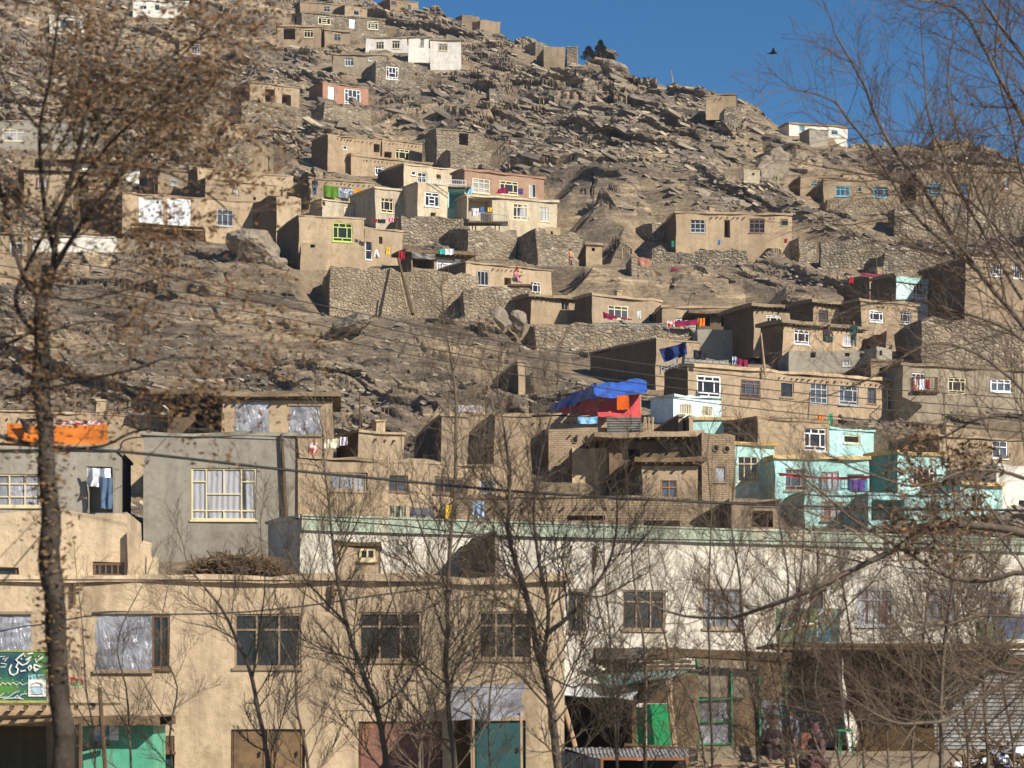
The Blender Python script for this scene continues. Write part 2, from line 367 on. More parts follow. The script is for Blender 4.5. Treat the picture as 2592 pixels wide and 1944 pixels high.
    if simple:
        o=mb.build(name,None,None,mats=[M[mat],smm]); o.location=p0; o.rotation_euler=(0,0,a); tag(o,label,cat,group)
        o['_f']=0; del o['_f']
        return o,fr,a,Lx,h
    root=empty(name,p0,a); tag(root,label,cat,group)
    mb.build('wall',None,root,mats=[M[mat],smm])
    if roof:
        rb=MB(); n=max(2,int(Lx/.8)); 
        if roof=='cap': ov,th,zz=.13,.16,h-.03
        elif roof=='beam': ov,th,zz=.38,.2,h+.0
        elif roof=='thin': ov,th,zz=.07,.09,h-.02
        elif roof=='eave': ov,th,zz=.75,.22,h+.0
        xx=[-ov+(Lx+2*ov)*i/n for i in range(n+1)]; yy=[-ov,w*.5,w+.1]
        rows=[]
        for X_ in xx:
            rows.append([jit((X_,yy[0]+random.uniform(-.05,.05),zz-random.uniform(0,.04)),.09),jit((X_,yy[0]+random.uniform(-.06,.06),zz+th+random.uniform(-.03,.03)),.12),jit((X_,yy[1],zz+th+.05),.1),jit((X_,yy[2],zz+th),.05),(X_,yy[2],zz)])
        for i in range(n):
            for j in range(5):
                j2=(j+1)%5; rb.quad(rows[i][j],rows[i+1][j],rows[i+1][j2],rows[i][j2])
        for r_ in (rows[0],rows[-1]):
            k=len(rb.v); rb.v+=r_; rb.f.append((k,k+1,k+2,k+3,k+4)); rb.m.append(0)
        ro=rb.build('roof',M[rmat] if rmat else (M['mud3'] if roof in('beam','eave') else smm if mat in('white','turq') else M[mat]),root)
        if roof in('beam','eave'):
            bb=MB(); x=.15
            while x<Lx:
                r_=random.uniform(.045,.065); bb.tube([(x,-ov-random.uniform(-.1,.14),zz-.07),(x+random.uniform(-.03,.03),.35,zz-.07)],r_,6); x+=random.uniform(.32,.5)
            bb.box(-.2,-.06,zz-.165,Lx+.2,.02,zz-.125)
            bb.build('roof_beams',M['wood'],ro)
    for (u0,u1,v0,v1,q) in ops:
        k=q[0]
        if k=='w':
            st=q[5] if len(q)>5 else 'std'; fm=q[6] if len(q)>6 else 'wf'; gm=q[7] if len(q)>7 else random.choice(['glass','glass','glassb','curt','glass'])
            window(root,u0,u1,v0,v1,st,fm,gm)
        elif k=='d':
            d=MB(); d.box(u0+.02,.08,v0,u1-.02,.14,v1-.02); 
            for fx in (u0+.06,u1-.11): d.box(fx,.06,v0,fx+.05,.085,v1-.03)
            do=d.build('door',M[q[5]],root)
            hb=MB(); hb.box(u1-.22,.02,(v0+v1)/2-.06,u1-.18,.062,(v0+v1)/2+.06); hb.build('handle',M['wire'],do)
        elif k=='f':
            fm=q[5] if len(q)>5 else 'foil'
            g=MB(); nn=8; 
            def wv(i,j):
                return (u0-.03+(u1-u0+.06)*i/nn, -.02+.05*mn.noise(Vector((i*.9+sd,j*.9,sd))), v0-.03+(v1-v0+.06)*j/nn)
            for i in range(nn):
                for j in range(nn): g.quad(wv(i,j),wv(i+1,j),wv(i+1,j+1),wv(i,j+1))
            o=g.build('plastic_sheet',M[fm],root)
            b2=MB(); bw=.055; b2.box(u0-.08,-.09,v0-.1,u1+.08,-.05,v0-.01); b2.box(u0-.07,-.085,v1+.01,u1+.07,-.045,v1+.08); x_=[u0,(u0*2+u1)/3,(u0+2*u1)/3,u1-bw]
            for xx_ in x_: b2.box(xx_,.055,v0,xx_+bw,.1,v1)
            b2.box(u0,.06,(v0+v1)/2,u1,.095,(v0+v1)/2+bw); b2.build('window',M[q[6] if len(q)>6 else 'tf'],root)
    if mat in('mud','mud2','mud3','brickt') and roof not in('beam','eave') and root.location.y>95 and Lx>2.2:
        rq_=random.Random(int(p0.x*13+p0.z*7))
        if rq_.random()<.55:
            bb=MB(); xa=rq_.uniform(.2,Lx*.4); xb=rq_.uniform(Lx*.6,Lx-.2); x=xa; zq=h-rq_.uniform(.28,.42)
            while x<xb:
                if not any(o_[0]-.1<x<o_[1]+.1 and o_[3]>zq-.1 for o_ in ops): bb.tube([(x,-.04-rq_.uniform(.0,.2),zq+rq_.uniform(-.03,.03)),(x,.15,zq)],rq_.uniform(.04,.06),6)
                x+=rq_.uniform(.3,.55)
            if bb.v: bb.build('beam_ends',M['wood'],root)
        if rq_.random()<.3:
            cb=MB(); x=rq_.uniform(.3,Lx-.8); y=rq_.uniform(.3,1.2); cb.box(x,y,h-.05,x+.42,y+.4,h+.62,j=.03); cb.box(x-.06,y-.06,h+.63,x+.48,y+.46,h+.72,j=.02); cb.build('chimney',M[mat] if mat!='brickt' else M['mud'],root)
        if rq_.random()<.35:
            pb=MB(); x=rq_.uniform(.2,Lx-.2); pb.tube([(x,.4,h-.1),(x+rq_.uniform(-.3,.3),.5,h+rq_.uniform(.9,1.9))],.035,5); pb.build('roof_pole',M['wood'],root)
    if extra: extra(root,Lx,h,w)
    return root,fr,a,Lx,h
def depth_at(px,py,default=None):
    best=1e9; s=(px-HX)/F
    for (X0,Y0,ca,sa,L,z0,z1) in PLANES:
        d=ca-s*sa
        if abs(d)<1e-6: continue
        u=(s*Y0-X0)/d
        if -.1<=u<=L+.1:
            Y=Y0+u*sa; z=CZ+(HY-py)/F*Y
            if z0<=z<=z1+.1 and Y<best: best=Y
    return best if best<1e8 else (default or prof(py))
def cloth(reg,label,quad,mat,D=None,cat='laundry',name='hanging_cloth',off=.35,wave=.10,group=None,nfold=2.1,th=.012):
    """quad: top-left, top-right, bottom-right, bottom-left (region px)"""
    q=[src(reg,*p) for p in quad]; cx=sum(p[0] for p in q)/4; cy=sum(p[1] for p in q)/4
    D=D or depth_at(cx,cy)-off
    tl,tr,br,bl=[P(p[0],p[1],D) for p in q]; c=(tl+tr+br+bl)/4
    nu,nv=22,10; V=[]; ph=random.random()*9
    for j in range(nv+1):
        t=j/nv
        for i in range(nu+1):
            s=i/nu; a=tl.lerp(tr,s); b=bl.lerp(br,s); p=a.lerp(b,t)
            sag=.06*(tr-tl).length*math.sin(math.pi*s)*(1-t*.4)
            f=wave*(.35+.65*t)*(math.sin(s*nfold*6.28+ph+t*1.1)*.5+.9*mn.noise(Vector((s*3.3+ph,t*1.8,ph)))+.3*mn.noise(Vector((s*9+ph,t*4,ph))))
            V.append(p-c+Vector((0,f,-sag*.5+.04*mn.noise(Vector((s*6,ph,t*3)))*(t>.95))))
    n1=len(V); V+= [v+Vector((0,th,0)) for v in V]; FF=[]
    for j in range(nv):
        for i in range(nu):
            k=j*(nu+1)+i; FF.append((k,k+1,k+nu+2,k+nu+1)[::-1]); FF.append((n1+k,n1+k+1,n1+k+nu+2,n1+k+nu+1))
    o=mobj(name,V,FF,mat if not isinstance(mat,str) else M[mat],smooth=True); o.location=c; tag(o,label,cat,group); return o
def stonewall(reg,label,x0,x1,yt0,yt1,yb,mat='stone',w=2.5,D=None,a=None,group='stone retaining walls on the slope',top=.22,cat='retaining wall',name='stone_wall',**k):
    return house(reg,label,x0,x1,yt0,yt1,yb,mat,w=w,D=D,a=a,roof=None,name=name,cat=cat,group=group,simple=True,amp=.26,top=top*1.8 if top>.1 else top,step=.7,foot=3,**k)

def band(root,Lx,h):
    mb=MB(); n=8
    for i in range(n): mb.box(Lx*i/n,-.14-random.uniform(0,.02),h-.42-random.uniform(0,.08),Lx*(i+1)/n,-.01,h-.04)
    mb.build('painted_band',M['turq'],root)
# ---------------------------------------------------------------- hillside houses (region pixel coordinates)
HG='flat roofed houses on the hillside'; HF='houses above the street roofs'
def hh(*a,**k):
    k.setdefault('group',HG); return house(*a,**k)
# --- top of the hill, left
hh('A','whitewashed ridge house with a teal door, highest at the top left behind brown leaves',1065,1505,2,45,130,'white',a=8,wins=[('d',1240,38,1275,85,'dteal'),('w',1120,45,1170,75,'v2')])
hh('A','small whitewashed house glimpsed through brown leaves below the highest white house',395,670,130,165,262,'white',a=10,wins=[('w',480,160,590,225,'g32','blf')])
hh('A','little brown hut with thin dark roof edge and one white window above the leaves',1435,1725,325,345,432,'mud3',side=1405,wins=[('w',1535,352,1600,430,'mid')])
hh('B','long rubble stone house with two cream windows and a white door, below the summit',420,1090,100,160,275,'stoned',side=385,top=.2,wins=[('w',553,128,655,195,'mid','cf'),('d',803,150,850,228,'dwhite'),('w',950,168,1035,235,'mid','cf')])
hh('B','mud upper room with roof beams standing behind the rubble stone house',410,742,12,42,95,'mud3',side=385,w=4,roof='thin',D=352,wins=[('w',600,50,650,95,'g22','gyf')])
hh('B','plain mud shed with a grey shutter at the right end of the stone house roof',765,945,42,92,128,'mud',w=4,roof='thin',D=351,wins=[('w',838,85,880,122,'n','gyf')])
hh('B','narrow mud tower with open doorway beside the rubble stone house',300,425,112,108,205,'mud',side=268,roof='thin',wins=[('h',365,125,400,190)])
hh('B','mud house with cream window and open porch hung with cloth, shaded left flank',222,578,208,200,368,'mud',side=140,a=4,wins=[('h',278,225,372,318),('w',440,232,517,300,'g32','cf')])
hh('B','low mud house with one brown window squeezed below the white door',605,808,238,258,340,'mud3',side=580,wins=[('w',680,270,735,328,'g22','tf')])
hh('B','long bright white house with two cream windows near the summit',935,1275,302,286,414,'white',w=4.5,a=2,roof='cap',rmat='mud3',wins=[('w',1018,335,1080,393,'g32','cf'),('w',1145,325,1207,388,'g32','cf')])
hh('B','recessed white middle room with a grey window between two white houses',1275,1460,297,292,415,'white',w=4,D=322,a=2,rmat='mud3',wins=[('w',1370,310,1400,370,'v2','gyf')])
hh('B','bright white house at the right end of the white row with one yellow window',1452,1697,318,316,440,'white',w=4,D=316,a=3,rmat='mud3',wins=[('w',1518,345,1588,407,'mid','cf')])
hh('B','olive grey mud house with two small white windows below the white row',672,1100,436,440,580,'grey2',a=3,rmat='mud3',wins=[('w',768,460,835,526,'g32'),('w',955,455,985,487,'v2')])
hh('B','rough stone house with one big white window and dark stone flank',1015,1425,492,532,680,'stoned',side=903,sm='stoned',top=.25,roof=None,wins=[('w',1098,535,1197,635,'big','wf'),('w',1325,580,1350,612,'n','of')])
hh('B','small red brick house with a white door and a wide blue and white window',590,955,660,728,815,'brickr',side=482,roof='thin',rmat='mud3',amp=.02,wins=[('d',632,690,683,812,'dwhite'),('w',765,715,893,838,'big','wf','glassb')])
stonewall('B','uneven stone footing under the small red brick house',600,975,822,872,960,w=3)
hh('B','roofed mud ruin with two gaping square openings above a stone wall',5,402,655,752,850,'mud2',wins=[('h',125,715,205,828),('h',262,760,335,862)],w=5,roof='cap',rmat='mud3')
stonewall('B','tall rubble wall under the mud ruin with two gaping openings',-60,430,800,872,990,w=3)
hh('B','tiny square stone hut alone on the rocks right of the brick house',1925,2055,700,705,812,'stoned',side=1898,roof=None,top=.2,wins=[('h',1975,712,1995,725)])
hh('B','ridge house with a teal door seen against the sky at the summit',1130,1355,-12,28,86,'mud3',roof='thin',D=372,wins=[('d',1275,40,1297,80,'dteal'),('w',1130,5,1185,45,'n','of')])
stonewall('B','mud compound wall stepping down the skyline at the summit',1705,1850,112,150,190,'mud3',w=3,D=368,a=20,group=None)
stonewall('B','second mud compound wall lower on the summit skyline',1850,2010,150,240,262,'mud3',w=3,D=364,a=25,group=None)
hh('C','round edged mud hut on the skyline beside the small conifers',368,535,378,385,530,'mud3',w=5,roof=None,top=.2)
hh('C','square stone hut on the skyline with dark side slot, next to the conifers',553,640,376,376,520,'stoned',side=532,roof='thin',top=.1)
hh('C','half ruined stone room left of the round edged skyline hut',300,420,330,358,440,'stoned',side=262,roof=None,top=.3)
hh('C','windowless mud house perched on the right shoulder of the ridge',1665,1905,765,738,800,'mud2',w=5,roof='thin',a=-6,D=263,cut=False)
stonewall('C','stone footing under the windowless house on the ridge shoulder',1822,1945,845,850,910,'stoned',w=3,D=262.3,cut=False)
hh('C','slim whitewashed tower hut with one tiny hole among dark crags',1968,2095,1345,1343,1470,'cream',side=1898,sm='mudd',roof='thin',wins=[('h',2035,1380,2052,1398)])
hh('D','long white ridge house with blue windows against the sky',330,800,988,1020,1078,'white',side=298,w=5,roof='cap',rmat='mud3',D=268,wins=[('w',415,1008,462,1056,'g22','blf'),('w',670,1040,720,1076,'g22','blf')])
hh('D','grey white annex in front of the long white ridge house',495,645,1036,1046,1130,'grey',side=428,w=4,roof='thin',D=262)
hh('D','broken mud walls on the skyline behind bare twigs at the right',1490,1800,1112,1082,1200,'mud3',w=4,roof=None,top=.5,a=5)
stonewall('D','low rubble parapet along the skyline left of the broken mud walls',830,1330,1150,1120,1180,'stoned',w=3,a=5)
# --- right shoulder
hh('D','upper mud room with a small window behind the blue windowed house',425,790,1415,1405,1560,'mud',side=330,roof='thin',D=246,a=8,wins=[('w',508,1464,556,1488,'v2','blf')])
hh('D','bare mud block rising behind the blue windowed house',765,1042,1392,1382,1450,'mud',roof='thin',D=250,a=4)
hh('D','tan mud house with two bright blue windows and a deep shaded flank',608,1220,1440,1448,1598,'mud',side=432,a=5,roof='thin',wins=[('w',705,1490,818,1570,'g32','blf'),('w',885,1497,918,1532,'n','gyf'),('w',1010,1495,1125,1578,'std','blf')])
stonewall('I','pale stone footing under the blue windowed mud house',632,1225,330,340,430,'stonel',w=3,D=236,a=5)
hh('D','long tan house with pale blue windows at the right edge behind branches',1350,2300,1368,1362,1600,'mud',side=1222,roof='thin',a=3,wins=[('w',1445,1465,1558,1560,'std','blf','glassb'),('w',1700,1465,1765,1565,'g22','blf','glassb'),('w',2060,1420,2090,1510,'v2','wf')])
stonewall('I','broad rubble wall in the shade of branches below the right edge house',1180,2300,380,380,620,'stone',w=4)
hh('H','long tan mud house with a central dark door between two barred windows',1425,2350,200,222,460,'mud2',side=1328,a=6,roof='cap',wins=[('w',1540,255,1660,360,'g33','gyf'),('h',1810,262,1858,400),('w',2010,252,2135,362,'g33','bf'),('w',2265,258,2320,305,'n','tf')])
stonewall('H','dark rubble pier at the left end of the long tan house',1238,1432,282,300,420,'stoned',w=6,D=227,side=1100)
stonewall('H','long rubble terrace wall carrying the long tan mud house',1225,2000,500,478,600,'stoned',w=4,D=221,a=2)
stonewall('I','rubble terrace wall right of the long tan house, left section',415,560,640,660,830,'stoned',w=4,D=222)
stonewall('I','rubble terrace wall with a dark gap at its left end',590,1090,672,670,880,'stoned',w=4,side=565,D=213)
stonewall('I','tallest dark rubble terrace wall at the foot of the right slope',1095,1760,770,800,930,'stoned',w=4,D=206)
hh('H','little mud tower hut with one square hole above the stone slope',705,835,452,455,605,'mud2',side=650,roof='cap',a=3,wins=[('h',752,478,778,505)])
hh('H','roofless stone pen with a dark hole on the middle slope',1070,1240,560,560,700,'stone',side=1025,roof=None,top=.3,a=8,wins=[('h',1112,700,1130,718)])
# --- left side
hh('A','concrete house with cream windows and a white tile strip at the left edge',-200,820,960,1010,1175,'grey',a=6,roof='thin',wins=[('w',20,1030,190,1128,'g32','cf','glassc'),('h',305,1065,400,1150),('w',595,1065,775,1175,'g33','cf','glassc')])
hh('A','pale mud house under the concrete house with a shadowed roof edge',345,660,1280,1292,1420,'mud',side=150,roof='eave',wins=[],w=6)
hh('A','white house with a green roof railing behind the brown leaves',660,1120,1295,1330,1430,'white',w=6,roof='eave',rmat='mud3',wins=[('w',735,1325,870,1370,'g22','grf')])
hh('A','small windowed mud hut on rubble between leaves and rocks',1785,1975,992,1002,1095,'mud2',roof='thin',wins=[('h',1845,1015,1875,1045)])
stonewall('A','rubble wall under the small windowed mud hut',1760,1990,1080,1095,1250,w=3)
hh('A','square mud chimney block behind the long ochre house',2030,2142,1240,1235,1400,'mud2',side=1988,roof='thin',a=5)
hh('A','small mud house with a white foil window behind the leaves',1180,1560,1380,1400,1560,'mud',roof='thin',side=1130,wins=[('w',1433,1382,1500,1460,'v2','wf','glassc')])
hh('S','long ochre mud house with beam holes above the tan cliff house',500,742,424,448,520,'mud2',roof='thin',side=488,wins=[('w',640,506,646,512,'n')])
hh('F','big tan cliff house with two foil covered white windows and a brown awning',980,2118,40,125,400,'mud2',side=925,w=6,roof='thin',wins=[('w',1113,82,1303,282,'g33','wf','foilw'),('w',1340,92,1525,298,'g32','wf','foilw'),('w',1735,172,1868,308,'g32','gyf','glassb'),('h',2028,168,2062,205)])
hh('F','dark tumbledown shed with leaning poles left of the tan cliff house',590,925,30,35,390,'mudd',a=8,w=5,roof=None,top=.6,wins=[('o',640,90,900,370)])
hh('F','low white painted wall room under the tumbledown shed',220,920,390,400,500,'white',roof='thin',a=4,w=3)
hh('F','mud house with a white framed window cut by the left edge',-150,215,366,372,600,'mud',roof='thin',w=5,a=5,wins=[('w',82,440,185,535,'g22','wf','glassb')])
# --- central cluster
hh('B','large blank tan house with beam holes under its parapet, highest of the central cluster',630,1055,1075,1135,1370,'mud',side=500,sm='mudd',roof='thin',wins=[('w',752,1165,785,1195,'n','wf'),('h',1000,1150,1050,1215)])
hh('B','tan wing with a cream window on the right of the large blank house',1065,1385,1115,1168,1300,'mud',roof='thin',D=262,wins=[('w',1172,1192,1283,1290,'std','cf'),('h',1082,1212,1140,1262)])
hh('B','tan terrace house with beamed eave and a white window in the middle of the cluster',820,1555,1240,1330,1400,'mud',side=762,roof='cap',D=252,wins=[('w',1010,1332,1088,1402,'std','wf')])
hh('B','stone walled room with one dark square opening, right above the cluster',1502,1880,1030,1062,1235,'stone',side=1410,roof='thin',top=.12,sm='stoned',wins=[('h',1680,1070,1755,1160)])
stonewall('B','crooked low mud wall below the stone room with the dark opening',1610,1940,1190,1215,1330,'stone',w=4)
hh('B','peeling cream house with a railed terrace and a long shaded flank',1238,1665,1312,1388,1470,'cream',side=1030,sm='mudd',roof='thin',D=243,wins=[('w',1350,1380,1420,1470,'g22','wf'),('h',1500,1395,1535,1440),('w',1300,1370,1335,1400,'n','wf')])
hh('S','pinkish brick upper house with cream windows and hanging bedding',1176,1377,430,452,500,'brickp',side=1156,roof='cap',rmat='brickr',D=236,amp=.02,wins=[('w',1196,452,1240,489,'g33','cf','glassc'),('w',1265,458,1312,493,'std','cf'),('w',1339,465,1357,500,'n','cf')])
hh('S','cream plastered house below the pinkish brick one, with two cream windows and a balcony',1182,1410,495,512,588,'cream',roof='cap',D=229,side=1172,wins=[('h',1185,503,1247,560),('w',1298,515,1337,557,'std','cf'),('w',1365,523,1392,561,'g32','cf','glassc')])
hh('H','tan mud block with two small square holes at the cream house corner',330,495,318,328,510,'mud2',D=226,w=4,roof=None,a=8,wins=[('h',357,340,377,372),('h',420,352,438,385)])
hh('G','tan terrace house with green and orange cloths hung on its parapet',480,1005,160,200,335,'mud',side=345,roof='thin',D=236,rmat='mud3',wins=[('h',512,215,545,290),('h',735,240,830,300)])
hh('G','pale limewashed room with a broad cream window under the hanging cloths',585,1022,332,382,480,'cream',side=520,roof='thin',D=231,wins=[('w',765,398,905,482,'g32','cf'),('h',573,340,612,378)])
hh('G','cream house with one open and one closed cream window, centre of the cluster',1012,1355,240,290,500,'cream',roof='cap',D=229,w=5,wins=[('w',1055,320,1155,438,'std','cf'),('w',1222,345,1305,448,'g22','cf','glassc')])
hh('G','grey cream tower house with a crisp white window and a row of small holes',1352,1590,195,225,472,'cream',roof='thin',D=228,w=5,wins=[('w',1408,275,1522,388,'mid','wf'),('h',1455,432,1495,465)])
hh('G','recessed teal walled balcony room next to the grey cream tower house',1590,1738,232,250,440,'turq',roof='beam',D=232,w=5,a=8,wins=[('o',1600,262,1728,410)])
stonewall('G','high rubble wall under the central cream houses',1225,1765,455,480,680,'stone',D=226,w=6)
stonewall('G','rubble slope wall under the balcony and cream house',1750,2140,560,600,800,'stone',D=222,w=5)
stonewall('H','rubble buttress wall right of the cream house corner',310,690,340,470,620,'stone',D=222,w=5)
hh('G','smooth tan house with a yellow green window and shaded left flank',400,925,458,488,875,'mud2',side=225,sm='mudd',roof='thin',D=216,wins=[('w',670,518,828,670,'std','gf')])
hh('G','projecting tan store room with one hole at the foot of the green windowed house',414,612,675,690,885,'mud2',side=345,sm='mudd',roof=None,D=211,a=6,w=4,wins=[('h',490,690,525,714)])
hh('G','tan lower house with a tall white window beside the green windowed house',926,1225,560,592,850,'mud2',roof='thin',D=219,w=6,wins=[('w',932,668,985,812,'h','wf'),('h',1042,625,1070,682)])
hh('G','lean to shed with teal and white panels and a white framed window',1300,1735,760,790,905,'mud3',roof='eave',D=209,w=5,rmat='brush',side=1245,wins=[('o',1310,795,1480,880),('w',1505,815,1640,912,'g32','wf'),('d',1645,805,1700,915,'dwhite')])
hh('S','long low tan house with barred and white windows right of the lean to shed',1180,1396,664,702,740,'mud2',roof='thin',D=206,w=5,wins=[('w',1208,686,1237,722,'v3','gyf'),('h',1278,704,1294,723),('w',1342,714,1369,745,'std','wf')])
stonewall('G','great rubble retaining wall under the green windowed house and the sheds',640,1840,885,1010,1260,'stonel',D=203,w=6,a=10)
stonewall('S','rubble retaining wall with bulging boulders under the long low tan house',1175,1345,728,742,800,'stone',D=201,w=5,a=6)
# --- middle right row
hh('H','brown mud house with dark beam ends and a tiny pale framed window',265,722,872,905,1080,'mud',side=213,roof='beam',D=199,wins=[('w',508,912,565,980,'v2','tf')])
hh('H','tan house with a wide cream glazed window behind magenta cloth',755,1312,860,960,1075,'mud2',side=722,roof='cap',D=197,wins=[('w',880,942,1045,1050,'g32','cf','glassb'),('d',1210,1017,1245,1068,'dteal')])
hh('H','long tan wing with two white windows behind red laundry',1312,2045,955,968,1120,'mud2',roof='cap',D=196,w=5,a=4,wins=[('w',1425,1040,1548,1080,'g32','wf'),('w',1910,1046,1988,1098,'g32','wf')])
hh('H','dark open shed with twig roof among the red laundry',1600,1862,1012,1020,1125,'mudd',roof='eave',rmat='brush',D=192,w=3,a=4,wins=[('o',1620,1030,1700,1110),('o',1785,1030,1850,1110)])
stonewall('H','pierced concrete block parapet in front of the red laundry',757,1592,1072,1125,1150,'block',D=190,w=1,a=7,group=None,top=.03)
stonewall('H','long rubble wall under the pierced block parapet',300,1600,1090,1150,1290,'stone',D=188,w=6,a=8)
hh('H','smooth grey cement retaining block right of the red laundry',1600,2112,1128,1105,1400,'grey',D=186,w=8,a=2,roof=None,simple=True,name='cement_wall',cat='retaining wall',group=None)
hh('I','small mud house with toothed beam ends left of the twin houses',50,342,1188,1205,1360,'mud',roof='beam',D=183,w=5,wins=[('w',152,1258,270,1335,'std','wf')])
hh('I','upper tan house with two brown windows, middle of the right row',525,905,1158,1190,1350,'mud',side=345,sm='mudd',roof='beam',D=180,wins=[('w',568,1215,650,1315,'std','bf'),('w',738,1232,850,1335,'std','bf')])
hh('I','tall tan house with a white and a grey window ending the right row',907,1358,1138,1190,1520,'mud',roof='cap',D=179,w=5,wins=[('w',978,1220,1088,1312,'std','wf'),('w',1222,1228,1305,1326,'std','gyf')])
hh('I','tan house with a crisp white window, white doorway and curtained window, lower right row',282,918,1322,1385,1560,'mud2',side=115,sm='mudd',roof='beam',D=174,wins=[('w',372,1374,497,1490,'std','wf'),('h',600,1382,660,1470),('w',765,1414,835,1502,'v2','wf','glassc')])
hh('I','shaded mud wing wall leaning between tan houses',1112,1160,1375,1380,1500,'mud',side=918,sm='mudd',roof=None,D=174,a=10)
hh('I','bare grey cement basement with small square holes',330,1012,1545,1510,1700,'grey',roof=None,D=170,w=6,a=3,wins=[('h',500,1552,542,1597),('h',775,1548,812,1582),('h',892,1555,926,1590),('w',762,1612,822,1662,'n','pf' if 'pf' in M else 'wf')])
hh('I','small grey cement annex with one hole right of the cement basement',1030,1162,1520,1528,1660,'grey',side=1008,roof=None,D=169,w=5,wins=[('h',1055,1542,1078,1582)])
hh('I','cream house with turquoise painted top band and a tall white window',1182,1605,940,985,1190,'pale',side=985,sm='mudd',roof='cap',rmat='mud3',D=188,extra=lambda root,Lx,h,w:band(root,Lx,h),wins=[('w',1325,990,1435,1118,'big','wf')])
hh('I','plain mud wing left behind the turquoise banded house',978,1190,935,950,1100,'mud',side=762,sm='mudd',roof='thin',D=193)
hh('I','tall house with two white windows at the right edge behind a thicket of twigs',1742,2400,792,830,1300,'mud',side=1362,sm='mudd',roof='thin',D=184,wins=[('w',1945,842,2040,945,'big','wf','glassb'),('w',2120,855,2195,962,'big','wf','glassb')])
stonewall('I','rubble bank below the tall right edge house',1400,2400,1290,1320,1700,'stone',D=172,w=5)
# --- lower right
hh('K','upper tan room whose long shaded flank stands over the blue tarpaulin',1265,1612,26,66,235,'mud',side=742,sm='mudd',roof='thin',D=162,wins=[])
hh('S','long tan mud house with white, brown and grey windows and block parapet',1741,2330,925,972,1045,'mud2',side=1684,sm='mudd',roof='cap',D=152,wins=[('w',1764,951,1825,1006,'std','wf'),('w',1875,961,1924,1007,'std','bf','glassb'),('w',1976,968,2008,1006,'n','tf'),('w',2050,970,2095,1022,'g33','gyf','glassb'),('w',2124,976,2172,1026,'std','gyf','glassb'),('w',2194,983,2217,1022,'v2','bf'),('w',2246,986,2290,1040,'g32','cf')])
stonewall('K','grey concrete block parapet on the roof of the long tan mud house',1512,1848,170,202,262,'block',D=153.5,w=.4,a=None,group=None,top=.02,cut=False)
hh('J','brown brick frame house with a wide dark opening',990,1242,197,200,365,'brickt',side=732,sm='mudd',roof='thin',D=160,a=6,wins=[('o',1062,252,1215,358)])
hh('J','grey cream house with railed balcony and three windows at the right',1242,2350,232,285,600,'grey2',roof='cap',rmat='mud3',D=158,w=6,wins=[('w',1315,300,1420,420,'std','wf'),('w',1605,335,1748,465,'std','cf'),('w',1945,345,2110,448,'g32','wf','glassb')])
hh('K','pale blue parapet house with two cream barred windows',1408,1790,478,505,645,'pale',side=1292,roof='thin',D=147,w=5,wins=[('w',1455,548,1545,628,'v5','cf'),('w',1635,560,1718,642,'v5','cf')])
hh('K','turquoise upper floor with a small barred window and cream cornice',1548,2082,665,700,870,'turq',roof='cap',rmat='ochre',D=141,w=5,a=8,wins=[('w',1880,775,2005,852,'bars','gyf')])
hh('J','tan house block with one tall white window between turquoise walls',80,652,660,690,980,'mud',roof='thin',D=138,w=6,wins=[('w',452,738,632,922,'std','wf')])
hh('J','turquoise room with rubbish heaped in front of its opening',655,1010,742,765,1000,'turq',roof='thin',D=140,w=5,wins=[('w',770,795,900,860,'n','cf')])
hh('K','turquoise house with a tall cream window beside the round holed brick tower',1895,2215,868,885,1330,'turq',roof='cap',rmat='ochre',D=133,w=5,a=6,wins=[('w',1918,962,2082,1168,'g32','cf')])
hh('J','broad turquoise house with balcony railing under a red cloth awning',215,968,975,1002,1260,'turq',roof='cap',rmat='ochre',D=131,w=6,a=7,wins=[('w',300,1060,475,1238,'std','tf'),('w',590,1085,735,1240,'g32','tf'),('h',800,1110,930,1240)])
hh('J','turquoise lower floor with a tall tan window under the balcony',460,965,1262,1278,1560,'turq',roof='thin',D=127,w=5,a=6,wins=[('w',590,1322,768,1478,'std','tf'),('w',330,1320,470,1400,'v2','wf')])
hh('J','turquoise house with a bright white window and flank coloured darker for shade',1198,1585,938,968,1240,'turq',side=965,sm='turqd',roof='cap',rmat='ochre',D=131,w=6,wins=[('w',1320,1052,1500,1218,'big','wf')])
hh('J','low turquoise store with a wide dark opening below the white windowed turquoise house',965,1700,1265,1285,1520,'turq',roof='thin',D=125,w=4,a=2,wins=[('o',990,1305,1262,1470),('w',1420,1330,1540,1430,'v3','tf')])
hh('J','turquoise house corner showing through twigs at the far right',1705,2035,1182,1195,1420,'turq',roof='cap',rmat='ochre',D=129,w=5,wins=[('w',1790,1265,1880,1370,'v2','tf')])
hh('J','tan house with a big shaded flank right of the turquoise roofs',1532,2400,800,850,1180,'mud',side=1135,sm='mudd',roof='thin',D=138,w=6,wins=[('w',1960,840,2080,980,'g22','wf','glassb')])
hh('J','pinkish white house end half hidden by branches at the right edge',2000,2500,1040,1060,1300,'white',roof='thin',D=130,w=5)
